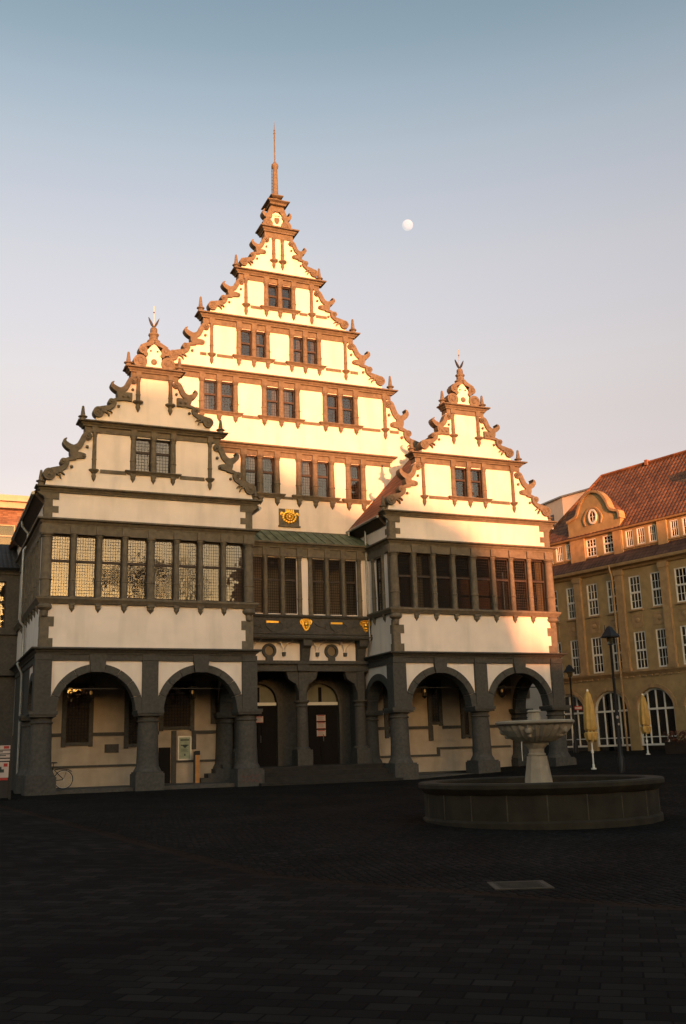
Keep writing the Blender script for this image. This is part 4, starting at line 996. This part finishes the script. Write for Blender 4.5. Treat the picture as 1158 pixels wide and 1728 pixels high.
# ================================================================== GROUND
def ground():
    xs=[-300,-120,-60,-30]+[-20+i*1.0 for i in range(61)]+[60,120,300]
    ys=[-300,-150,-80,-50]+[-40+i*1.0 for i in range(61)]+[40,80,150,400]
    v=[];f=[]
    for y in ys:
        for x in xs: v.append((x,y,gz(x,y)))
    n=len(xs)
    for j in range(len(ys)-1):
        for i in range(n-1): f.append((j*n+i,j*n+i+1,(j+1)*n+i+1,(j+1)*n+i))
    me=bpy.data.meshes.new('ground'); me.from_pydata(v,[],f)
    me.polygons.foreach_set('use_smooth',[True]*len(f))
    m=bpy.data.materials.new('paving'); m.use_nodes=True; nt=m.node_tree; L=nt.links; b=nt.nodes['Principled BSDF']
    b.inputs['Roughness'].default_value=.95; b.inputs['Specular IOR Level'].default_value=.06
    tc=nd(nt,'ShaderNodeTexCoord')
    # far zone: small setts in uneven rows
    mp=nd(nt,'ShaderNodeMapping'); mp.inputs['Rotation'].default_value=(0,0,R(12)); L.new(tc.outputs['Object'],mp.inputs[0])
    vo=nd(nt,'ShaderNodeTexVoronoi',feature='F1'); vo.inputs['Scale'].default_value=8.5; vo.inputs['Randomness'].default_value=.45; L.new(mp.outputs[0],vo.inputs['Vector'])
    ve=nd(nt,'ShaderNodeTexVoronoi',feature='DISTANCE_TO_EDGE'); ve.inputs['Scale'].default_value=8.5; ve.inputs['Randomness'].default_value=.45; L.new(mp.outputs[0],ve.inputs['Vector'])
    # near zone: rectangular slabs
    mb=nd(nt,'ShaderNodeMapping'); mb.inputs['Rotation'].default_value=(0,0,R(38)); L.new(tc.outputs['Object'],mb.inputs[0])
    br=nd(nt,'ShaderNodeTexBrick'); L.new(mb.outputs[0],br.inputs['Vector']); br.inputs['Scale'].default_value=1.; br.inputs['Brick Width'].default_value=.29; br.inputs['Row Height'].default_value=.19; br.inputs['Mortar Size'].default_value=.008; br.inputs['Bias'].default_value=-.2
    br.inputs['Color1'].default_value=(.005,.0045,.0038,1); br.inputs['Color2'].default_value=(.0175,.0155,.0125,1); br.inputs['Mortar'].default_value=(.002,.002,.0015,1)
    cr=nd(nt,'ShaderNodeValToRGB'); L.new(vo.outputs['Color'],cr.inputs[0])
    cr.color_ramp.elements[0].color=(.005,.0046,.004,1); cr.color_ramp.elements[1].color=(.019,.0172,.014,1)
    eg=mathn(nt,'LESS_THAN',ve.outputs['Distance'],.05)
    m1=nd(nt,'ShaderNodeMix',data_type='RGBA'); L.new(eg,m1.inputs[0]); L.new(cr.outputs[0],m1.inputs[6]); m1.inputs[7].default_value=(.004,.004,.003,1)
    # zone border: a line across the square
    sp=nd(nt,'ShaderNodeSeparateXYZ'); L.new(tc.outputs['Object'],sp.inputs[0])
    # line through (-5.73,-7.25),(-3.21,-26.08),(-1.44,-29.6) : curve x = f(y)
    d=mathn(nt,'ADD',sp.outputs[0],mathn(nt,'MULTIPLY',sp.outputs[1],.13))       # x+.13y
    q=mathn(nt,'MAXIMUM',mathn(nt,'SUBTRACT',-24.,sp.outputs[1]),0.)
    d=mathn(nt,'ADD',d,6.62)
    d=mathn(nt,'SUBTRACT',d,mathn(nt,'MULTIPLY',q,.38))
    near=mathn(nt,'LESS_THAN',d,0.)
    m2=nd(nt,'ShaderNodeMix',data_type='RGBA'); L.new(near,m2.inputs[0]); L.new(m1.outputs[2],m2.inputs[6]); L.new(br.outputs['Color'],m2.inputs[7])
    st=mathn(nt,'LESS_THAN',mathn(nt,'ABSOLUTE',d),.14)
    m3=nd(nt,'ShaderNodeMix',data_type='RGBA'); L.new(mathn(nt,'MULTIPLY',st,.7),m3.inputs[0]); L.new(m2.outputs[2],m3.inputs[6]); m3.inputs[7].default_value=(.022,.012,.006,1)
    # worn patches
    no=nd(nt,'ShaderNodeTexNoise'); no.inputs['Scale'].default_value=.55; no.inputs['Detail'].default_value=7; L.new(tc.outputs['Object'],no.inputs['Vector'])
    hs=nd(nt,'ShaderNodeHueSaturation'); L.new(m3.outputs[2],hs.inputs['Color'])
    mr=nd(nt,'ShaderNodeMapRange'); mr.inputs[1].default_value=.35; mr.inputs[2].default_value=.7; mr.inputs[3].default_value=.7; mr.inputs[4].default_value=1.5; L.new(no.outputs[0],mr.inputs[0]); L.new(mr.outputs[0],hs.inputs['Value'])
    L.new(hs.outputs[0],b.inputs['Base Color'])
    bp=nd(nt,'ShaderNodeBump'); bp.inputs['Strength'].default_value=1.; bp.inputs['Distance'].default_value=.03
    hh=nd(nt,'ShaderNodeMix',data_type='FLOAT'); L.new(near,hh.inputs[0]); L.new(mathn(nt,'MINIMUM',mathn(nt,'MULTIPLY',ve.outputs['Distance'],4.),1.),hh.inputs[2]); L.new(mathn(nt,'SUBTRACT',1.,br.outputs['Fac']),hh.inputs[3])
    L.new(hh.outputs[0],bp.inputs['Height']); L.new(bp.outputs[0],b.inputs['Normal'])
    me.materials.append(m)
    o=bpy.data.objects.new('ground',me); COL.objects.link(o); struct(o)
ground()
def drop(x,y): return (x,y,gz(x,y))

# manhole
mz=gz(-1.35,-26.6)
mh=thing('manhole_cover','square manhole cover in a pale frame in the paving before the fountain','manhole cover',(-1.3,-26.6,mz))
mf=Fr((-1.32,-26.62,mz),(math.cos(R(-22)),math.sin(R(-22))),(-math.sin(R(-22)),math.cos(R(-22))))
b=MB(mf); w_=.34
for a in ((-w_,w_,-w_,-w_+.06),(-w_,w_,w_-.06,w_),(-w_,-w_+.06,-w_+.06,w_-.06),(w_-.06,w_,-w_+.06,w_-.06)): b.box(a[0],a[1],a[2],a[3],-.03,.012)
b.build('frame','basin_joint',mh)
b=MB(mf); b.box(-w_+.06,w_-.06,-w_+.06,w_-.06,-.03,.008)
for i in range(5): b.box(-.24,.24,-.24+i*.11,-.2+i*.11,.008,.013)
b.build('lid','basin',mh)

# ================================================================== FOUNTAIN
fx,fy=4.27,-18.68; fz=gz(fx,fy)-.02; RZ=.473
fo=thing('fountain','round stone fountain with fluted upper bowl on a pedestal in the dark square','fountain',(fx,fy,fz))
b=MB(Fr((fx,fy,0)))
n=20
b.lathe(0,0,[(2.50,fz-.1),(2.50,fz+.08),(2.44,fz+.12),(2.44,RZ-.22)],n,.1); b.build('basin','basin',fo)
b=MB(Fr((fx,fy,0)))
rings=[(2.44,RZ-.22),(2.50,RZ-.17),(2.56,RZ-.10),(2.56,RZ-.03),(2.53,RZ),(2.20,RZ),(2.17,RZ-.03),(2.17,RZ-.55)]
b.lathe(0,0,rings,60); b.f.pop(); b.f.pop(); b.build('rim','basin',fo)
for i in range(n):
    a=2*pi*(i+0)/n+.1; r=2.435; c,s=math.cos(a),math.sin(a)
    b=MB(Fr((fx,fy,0))); b.tube([(r*c,r*s,fz+.12),(r*c,r*s,RZ-.22)],.014,5)
    b.build('panel_joint','basin_joint',fo)
b=MB(Fr((fx,fy,0))); b.lathe(0,0,[(2.18,fz+.3),(2.18,RZ-.18)],40); b.build('water','water',fo)
b=MB(Fr((fx,fy,0)))
b.lathe(0,0,[(.42,RZ-.5),(.42,RZ-.14),(.30,RZ-.12),(.29,RZ),(.22,.90),(.22,.95)],8,pi/8); b.build('pedestal','fount',fo)
b=MB(Fr((fx,fy,0))); b.lathe(0,0,[(.17,.95),(.19,.97),(.19,1.0),(.16,1.02),(.165,1.10),(.24,1.18),(.26,1.22),(.20,1.26)],20); b.build('neck','fount',fo)
bw=MB(Fr((fx,fy,0))); nf=56; prof=[(.22,1.22),(.40,1.26),(.58,1.36),(.71,1.49),(.77,1.59)]
rgs=[]
for k,(r,z) in enumerate(prof):
    rgs.append([bw.V(((r+(.030 if (i%2) else -.030)*(1 if k else .3))*math.cos(2*pi*i/nf),(r+(.030 if (i%2) else -.030)*(1 if k else .3))*math.sin(2*pi*i/nf),z)) for i in range(nf)])
for a,c in zip(rgs,rgs[1:]):
    for i in range(nf): j=(i+1)%nf; bw.f.append([a[i],a[j],c[j],c[i]])
bw.f.append(rgs[0][::-1])
bowl=bw.build('bowl','fount',fo,False)
b=MB(Fr((fx,fy,0))); b.lathe(0,0,[(.76,1.585),(.80,1.60),(.845,1.63),(.85,1.665),(.82,1.69),(.76,1.69),(.70,1.60),(.1,1.45)],48); b.build('bowl_rim','fount',fo)
b=MB(Fr((fx,fy,0))); b.lathe(0,0,[(.72,1.60),(.72,1.63)],30); b.build('bowl_water','water',fo)
for i in range(5):   # carved heads with garlands
    a=2*pi*i/5-2.35
    X=(-math.sin(a),math.cos(a)); Nn=(-math.cos(a),-math.sin(a))
    F_=Fr((fx+.68*math.cos(a),fy+.68*math.sin(a),0),X,Nn)
    b=MB(F_); b.boss(0,1.48,.085,.05,.13,10); b.boss(-.11,1.53,.06,.03,.07,8); b.boss(.11,1.53,.06,.03,.07,8); b.boss(-.2,1.55,.045,.03,.06,8); b.boss(.2,1.55,.045,.03,.06,8); b.boss(0,1.37,.05,.12,.10,8); b.boss(0,1.57,.06,.03,.08,8)
    b.build('carved_head','fount',fo)
b=MB(Fr((fx,fy,0))); b.lathe(0,0,[(.19,1.45),(.16,1.62),(.13,1.8),(.13,1.86),(.16,1.88),(.12,1.92)],10); b.build('stem','fount',fo)
for dx in (-.42,):
    b=MB(Fr((fx,fy,0))); b.tube([(dx,-.1,1.27),(dx-.01,-.1,1.1),(dx-.01,-.1,.86)],[.012,.009,.007],5); b.build('water_jet','white',fo)

random.seed(11)

# ================================================================== STREET FURNITURE
def lamp(loc,h,label):
    t=thing('street_lamp',label,'street lamp',loc,'lantern posts on the square')
    f=Fr(loc)
    b=MB(f); b.lathe(0,0,[(.13,0),(.13,.5),(.10,.56),(.09,.62),(.075,1.0),(.06,1.1),(.045,h*.86),(.06,h*.865),(.04,h*.87)],10); b.build('post','iron',t)
    b=MB(f); z=h*.87
    b.lathe(0,0,[(.05,z-.04),(.12,z-.02),(.12,z),(.02,z+.0)],6); b.build('lantern_base','iron',t)
    b=MB(f); b.lathe(0,0,[(.12,z+.0),(.17,z+.26)],6); b.build('lantern_glass','glass',t,False)
    b=MB(f); b.lathe(0,0,[(.38,z+.24),(.38,z+.27),(.22,z+.46),(.12,z+.60),(.03,z+.66)],6); b.lathe(-.20,0,[(.018,z+.2),(.014,h)],5); b.build('lantern_hood','iron',t)
    return t
L1=drop(15.5,-7.0); lamp(L1,5.3,'tall black lantern post standing beside the nearer folded parasol')
L2=drop(25.4,9.6); t2=lamp(L2,4.75,'black lantern post by the corner of the office building beside the right wing')
b=MB(Fr((L2[0]+.1,L2[1],L2[2]))); b.box(.0,.52,-.04,-.02,2.3,2.52); so=b.build('sign_plate','red',t2); 
b=MB(Fr((L2[0]+.1,L2[1],L2[2]))); b.box(.03,.49,-.045,-.04,2.35,2.47); b.build('sign_face','paper',t2)
b=MB(Fr(L1)); b.boss(-.03,1.95,.06,-.06,.03,10); b.build('sticker','paper',None or [o for o in COL.objects if o.name=='street_lamp'][0])
b=MB(Fr(L1)); b.boss(.0,1.7,.045,-.06,.03,10); b.build('sticker','paper',[o for o in COL.objects if o.name=='street_lamp'][0])

def parasol(loc,h,label):
    t=thing('folded_parasol',label,'parasol',loc,'folded parasols outside the office building')
    f=Fr(loc)
    b=MB(f); b.lathe(0,0,[(.045,0),(.045,.04),(.03,.05),(.028,h*.98)],10); b.build('pole','white',t)
    b=MB(f); b.lathe(0,0,[(.10,0),(.10,.05),(.05,.06),(.045,.2)],10); b.lathe(.0,0,[(.055,h*.20),(.055,h*.24)],8); b.build('ground_socket','white',t)
    b=MB(f); nn=28; prof=[(.19,h*.35),(.235,h*.40),(.25,h*.445),(.17,h*.472),(.235,h*.50),(.225,h*.62),(.185,h*.80),(.11,h*.93),(.035,h*.975)]
    rg=[]
    for k,(r,z) in enumerate(prof):
        row=[]
        for i in range(nn):
            a=2*pi*i/nn; q=r*(1+.13*math.cos(7*a+k*.12)+.05*math.cos(3*a+1))
            if k==0: z_=z+.05*math.cos(5*a)
            else: z_=z
            row.append(b.V((q*math.cos(a),q*math.sin(a),z_)))
        rg.append(row)
    for a,c in zip(rg,rg[1:]):
        for i in range(nn): j=(i+1)%nn; b.f.append([a[i],a[j],c[j],c[i]])
    b.f.append(rg[0][::-1]); b.f.append(rg[-1]); b.build('canopy','cloth',t)
    b=MB(f); b.lathe(0,0,[(.185,h*.466),(.185,h*.478)],16); b.build('strap','iron',t)
    b=MB(f); b.lathe(0,0,[(.04,h*.97),(.05,h*.985),(.02,h)],8); b.build('finial','white',t)
parasol(drop(16.2,-4.4),3.05,'nearer yellow parasol folded and strapped on a white pole, left of the tall lamp')
parasol(drop(24.6,2.65),2.9,'farther yellow parasol folded and strapped, right of the tall lamp')

# flower boxes with autumn foliage at the right edge
def foliage(fr,x0,x1,y0,y1,z0,z1,n,m,s=.08):
    b=MB(fr)
    for i in range(n):
        c=Vector((random.uniform(x0,x1),random.uniform(y0,y1),z0+(z1-z0)*random.random()**1.2))
        a=Vector([random.gauss(0,1) for _ in range(3)]).normalized(); d=a.orthogonal().normalized()*s*random.uniform(.5,1.1); e=a.cross(d)*.55
        b.face([tuple(c-d),tuple(c+e),tuple(c+d),tuple(c-e)])
    return b
for i,(x,y,lab) in enumerate(((24.9,.4,'low planter of reddish foliage beside the farther parasol'),(25.25,-1.6,'low planter of reddish foliage right of the parasol, next along the row'),(25.6,-3.6,'low planter of reddish foliage third along the row at the frame edge'),(26.0,-5.6,'low planter of reddish foliage last in the row by the cafe'))):
    t=thing('planter',lab,'planter',drop(x,y),'planters before the cafe arches')
    f=Fr(drop(x,y),dB,nI)
    b=MB(f); b.box(-.9,.9,-.25,.25,0,.5); b.box(-.93,.93,-.28,.28,.5,.56); b.build('box','terra' if 0 else 'wood',t)
    foliage(f,-.9,.9,-.32,.32,.5,1.05,420,'redleaf').build('foliage','redleaf',t,False)
t=thing('potted_shrub','leafy shrub in a tall terracotta pot at the right edge of the photo','potted plant',drop(26.7,-.2))
f=Fr(drop(26.75,-.2)); b=MB(f); b.lathe(0,0,[(.22,0),(.30,.5),(.38,.95),(.42,1.0),(.36,1.02)],16); b.build('pot','terra',t)
foliage(f,-.5,.5,-.5,.5,1.0,2.6,700,'leaf',.10).build('foliage','leaf',t,False)

# bicycle in the left arcade
bx,by,bz=-3.62,1.25,.14
bike=thing('bicycle','dark bicycle parked behind the corner pier of the left arcade','bicycle',(bx,by,bz))
bf=Fr((bx,by,bz),(1,0),(0,1))
for cx_ in (.68,-.38):
    b=MB(bf); N=28
    b.tube([(cx_+.325*math.cos(2*pi*i/N),0,.345+.325*math.sin(2*pi*i/N)) for i in range(N+1)],.018,6); w=b.build('wheel','iron',bike)
    r=MB(bf); r.tube([(cx_+.30*math.cos(2*pi*i/N),0,.345+.30*math.sin(2*pi*i/N)) for i in range(N+1)],.008,5)
    for i in range(14): r.tube([(cx_,0,.345),(cx_+.3*math.cos(2*pi*i/14),0,.345+.3*math.sin(2*pi*i/14))],.002,3)
    r.tube([(cx_,-.04,.345),(cx_,.04,.345)],.02,8); r.build('rim','silver',w)
b=MB(bf); 
for a,c in (((.68,0,.345),(.2,0,.30)),((.2,0,.30),(.30,0,.82)),((.68,0,.345),(.33,0,.70)),((.2,0,.30),(-.2,0,.72)),((.32,0,.72),(-.2,0,.76)),((-.18,0,.66),(-.22,0,.92)),((-.2,0,.7),(-.38,0,.345))): b.tube([a,c],.015,6)
b.build('frame','iron',bike)
b=MB(bf); b.tube([(.30,0,.80),(.31,0,.92)],.013,6); b.lathe(.33,0,[(.05,.92),(.09,.93),(.06,.97)],10,sx=1.5); b.build('saddle','iron',bike)
b=MB(bf); b.tube([(-.22,-.28,1.0),(-.25,-.1,.98),(-.22,0,.94),(-.25,.1,.98),(-.22,.28,1.0)],.012,6); b.build('handlebar','iron',bike)
b=MB(bf); b.tube([(.36,0,.69),(.5,0,.72),(.82,0,.70),(.96,0,.62)],.016,5); b.tube([(.68,.05,.345),(.8,.05,.7)],.008,4); b.build('carrier','iron',bike)

# information board, stele, notices, map board
def board(name,label,cat,x,y,z,wd,h,th=.04,frm='silver',face='green_p',legs=False):
    t=thing(name,label,cat,(x,y,z if not legs else gz(x,y)))
    b=MB(); b.box(x,x+wd,y-th,y,z,z+h); b.build('frame',frm,t)
    b=MB(); b.box(x+.05,x+wd-.05,y-th-.008,y-th,z+.05,z+h-.05); b.build('face',face,t)
    return t
t=board('notice_case','framed pale green notice case on the arcade wall beside the oak stele','notice board',1.82,3.56,1.03,.56,.95)
b=MB(); b.box(1.92,2.28,3.505,3.512,1.80,1.85); b.box(1.94,2.26,3.505,3.512,1.60,1.64); b.prism([(1.98,1.62),(2.24,1.62),(2.11,1.50)],3.503,3.512); b.box(2.08,2.13,3.505,3.512,1.20,1.28)
for i in range(4): b.box(1.95,2.25-.05*(i%2),3.505,3.512,1.36+i*.035,1.37+i*.035)
b.build('print','ink',t)
t=thing('oak_stele','slim upright board with dark cap and warm wood face under the left arcade','stele',(2.5,2.9,.14))
b=MB(); b.box(2.38,2.56,2.9,2.98,.14,1.22); b.build('face','rust',t)
b=MB(); b.box(2.33,2.38,2.88,3.0,.14,1.36); b.box(2.38,2.57,2.88,3.0,1.22,1.38); b.build('surround','iron',t)
def notices(x,zs,lab):
    for i,z in enumerate(zs):
        t=thing('door_notice',lab[i],'notice',(x,4.68,z))
        b=MB(); b.box(x-.21,x+.21,4.665,4.685,z,z+.27); b.build('sheet','paper',t)
        b=MB(); b.box(x-.17,x+.17,4.66,4.665,z+.225,z+.26); b.box(x-.19,x+.19,4.66,4.665,z-.0,z+.02)
        b.build('red_heading','red',t)
        b=MB()
        for k in range(4): b.box(x-.15,x+.12-.04*(k%2),4.662,4.665,z+.06+k*.04,z+.07+k*.04)
        b.build('text_lines','ink',t)
notices(8.52,[2.52,2.20,1.87],['white notice with red heading, topmost of three on the right door','white notice with red heading, middle of three on the right door','white notice with red heading, lowest of three on the right door'])
notices(5.62,[2.50],['white notice with red edge, the only one on the left door'])
t=thing('map_board','free-standing board of white and red map sheets at the left frame edge','map board',(-5.55,-2.9,gz(-5.5,-2.9)))
b=MB(); b.box(-6.6,-5.12,-2.86,-2.78,.05,1.95); b.box(-5.16,-5.10,-2.9,-2.75,-.1,1.98); b.build('frame','iron',t)
for z0,z1,m in ((1.55,1.70,'paper'),(1.43,1.54,'paper'),(1.30,1.42,'paper'),(1.20,1.28,'paper')):
    b=MB(); b.box(-6.5,-5.18,-2.875,-2.86,z0,z1-.02); b.build('strip',m,t)
b=MB(); b.box(-6.5,-5.20,-2.875,-2.86,.68,1.16); b.build('map_sheet','paper',t)
for q_ in ((-5.38,-5.22,-2.88,-2.875,1.58,1.66),(-5.36,-5.24,-2.88,-2.875,1.02,1.12),(-6.5,-5.22,-2.88,-2.86,.60,.67)): b=MB(); b.box(*q_); b.build('red_mark','red',t)
b=MB()
for x_,z_,w_,h_ in ((-6.2,.8,.3,.2),(-5.6,.84,.26,.1),(-5.52,.9,.1,.12),(-5.8,1.22,.3,.03),(-5.6,1.35,.3,.03),(-5.9,1.47,.5,.03),(-6.0,1.6,.5,.03)): b.box(x_,x_+w_,-2.88,-2.876,z_,z_+h_)
b.build('print','ink',t)

# red scrawl sprayed on the stonework
def scrawl(fr,x0,z0,w,h,y,lab,seed):
    random.seed(seed); t=thing('graffiti',lab,'graffiti',fr((x0,y,z0)))
    n_=int(w/.13); b=MB(fr)
    pts=[]
    for i in range(n_*3): pts.append((x0+w*i/(n_*3)+random.uniform(-.03,.03),z0+h*random.random(),.009))
    b.stroke(pts,y-.006,y,4); b.build('sprayed_line','red_dull',t)
scrawl(W0,3.36,.14,.9,.13,.02,'faded red graffiti low on the plinth of the pier left of the steps',4)
scrawl(W0,3.40,.32,.8,.12,.02,'faded red graffiti upper line on the plinth of the pier left of the steps',9)
# hanging lanterns in the arcades
def lantern(x,y,z,label):
    t=thing('hanging_lantern',label,'lantern',(x,y,z),'lanterns hanging in the arcades')
    f=Fr((x,y,z)); b=MB(f); b.tube([(0,0,.35),(0,0,4.6-z)],.01,4); b.lathe(0,0,[(.02,.36),(.16,.24),(.17,.2)],8); b.lathe(0,0,[(.10,-.24),(.13,-.2),(.03,-.3)],8)
    for i in range(8): a=2*pi*i/8; b.tube([(.11*math.cos(a),.11*math.sin(a),-.2),(.15*math.cos(a),.15*math.sin(a),.2)],.01,4)
    b.build('cage','iron',t)
    b=MB(f); b.lathe(0,0,[(.02,-.06),(.05,-.02),(.05,.05),(.02,.09)],8); b.build('bulb','lampglow',t)
for x,y,l in ((-1.95,1.9,'wrought iron lantern hanging in the leftmost arch of the arcades'),(2.0,1.9,'wrought iron lantern hanging in the right arch of the left wing'),(12.3,1.9,'wrought iron lantern hanging in the left arch of the right wing'),(16.2,1.9,'wrought iron lantern hanging in the rightmost arch above the fountain bowl')):
    lantern(x,y,3.62,l)

# ================================================================== MOON
md=Vector((.40515,.77206,.48967)); mp_=Vector((-8.051,-37.417,1.145))+md*1500
bpy.ops.mesh.primitive_uv_sphere_add(segments=48,ring_count=24,radius=7.9,location=mp_)
mo=bpy.context.object; mo.name='moon'; mo.data.materials.append(M['moon']); tag(mo,'nearly full pale moon in the clear evening sky','moon')
for p in mo.data.polygons: p.use_smooth=True

# ================================================================== LIGHT, SKY, CAMERA
SUN_EL=R(3.0); SUN_AZ=(-.06,-1.)     # horizontal direction towards the sun
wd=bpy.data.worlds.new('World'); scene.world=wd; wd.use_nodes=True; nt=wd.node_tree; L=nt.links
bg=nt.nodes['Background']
sk=nd(nt,'ShaderNodeTexSky',sky_type='NISHITA'); sk.sun_disc=False; sk.sun_elevation=SUN_EL
d=Vector((SUN_AZ[0],SUN_AZ[1],0)).normalized()
sk.sun_rotation=math.atan2(d.x,d.y)
sk.air_density=1.0; sk.dust_density=2.2; sk.ozone_density=2.0; sk.altitude=100
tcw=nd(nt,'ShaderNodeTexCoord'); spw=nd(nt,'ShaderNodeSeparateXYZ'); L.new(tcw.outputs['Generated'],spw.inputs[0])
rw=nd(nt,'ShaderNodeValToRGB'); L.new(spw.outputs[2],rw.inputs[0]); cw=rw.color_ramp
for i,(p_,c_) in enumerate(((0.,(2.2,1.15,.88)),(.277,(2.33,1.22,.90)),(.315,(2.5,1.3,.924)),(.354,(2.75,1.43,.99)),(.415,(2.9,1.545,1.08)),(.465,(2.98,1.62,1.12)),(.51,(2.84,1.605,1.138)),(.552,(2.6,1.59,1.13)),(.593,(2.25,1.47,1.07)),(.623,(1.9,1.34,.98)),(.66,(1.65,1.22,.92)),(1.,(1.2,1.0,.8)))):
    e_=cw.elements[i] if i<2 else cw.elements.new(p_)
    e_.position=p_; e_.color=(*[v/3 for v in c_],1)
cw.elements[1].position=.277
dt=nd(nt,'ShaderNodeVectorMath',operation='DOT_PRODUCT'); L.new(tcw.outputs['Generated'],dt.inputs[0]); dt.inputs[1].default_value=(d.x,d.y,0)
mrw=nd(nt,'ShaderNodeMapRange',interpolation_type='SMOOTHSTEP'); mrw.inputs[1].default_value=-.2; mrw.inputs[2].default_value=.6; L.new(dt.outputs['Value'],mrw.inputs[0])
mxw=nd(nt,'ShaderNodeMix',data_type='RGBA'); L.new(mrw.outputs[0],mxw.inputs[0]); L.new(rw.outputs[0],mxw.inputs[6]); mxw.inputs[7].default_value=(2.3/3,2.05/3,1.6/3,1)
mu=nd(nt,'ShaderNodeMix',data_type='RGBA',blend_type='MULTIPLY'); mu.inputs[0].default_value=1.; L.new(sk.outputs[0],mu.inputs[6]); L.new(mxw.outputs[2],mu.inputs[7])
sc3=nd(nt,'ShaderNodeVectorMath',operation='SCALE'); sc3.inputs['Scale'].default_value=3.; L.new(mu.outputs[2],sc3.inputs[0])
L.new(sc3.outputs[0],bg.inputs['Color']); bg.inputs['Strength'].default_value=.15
sl=bpy.data.lights.new('sun','SUN'); sl.energy=4.0; sl.angle=R(.9); sl.color=(1.,.355,.15)
so=bpy.data.objects.new('sun',sl); COL.objects.link(so)
dv=Vector((d.x*math.cos(SUN_EL),d.y*math.cos(SUN_EL),math.sin(SUN_EL)))
so.rotation_euler=dv.to_track_quat('Z','Y').to_euler()
cam=bpy.data.cameras.new('camera'); co=bpy.data.objects.new('camera',cam); COL.objects.link(co); scene.camera=co
fw=Vector((.38105893,.89454757,.23362092)); rt=Vector((.92233853,-.38528043,-.02916546)); up=Vector((-.06391968,-.22659134,.97189024))
mm=Matrix((rt,up,-fw)).transposed().to_4x4(); mm.translation=Vector((-8.051,-37.417,1.145)); co.matrix_world=mm
cam.sensor_fit='VERTICAL'; cam.sensor_height=36.; cam.lens=1688.15/1728*36; cam.clip_end=5000; cam.clip_start=.1
vs=scene.view_settings; vs.view_transform='Standard'; vs.look='None'; vs.exposure=1.6; vs.gamma=1.
scene.cycles.max_bounces=8
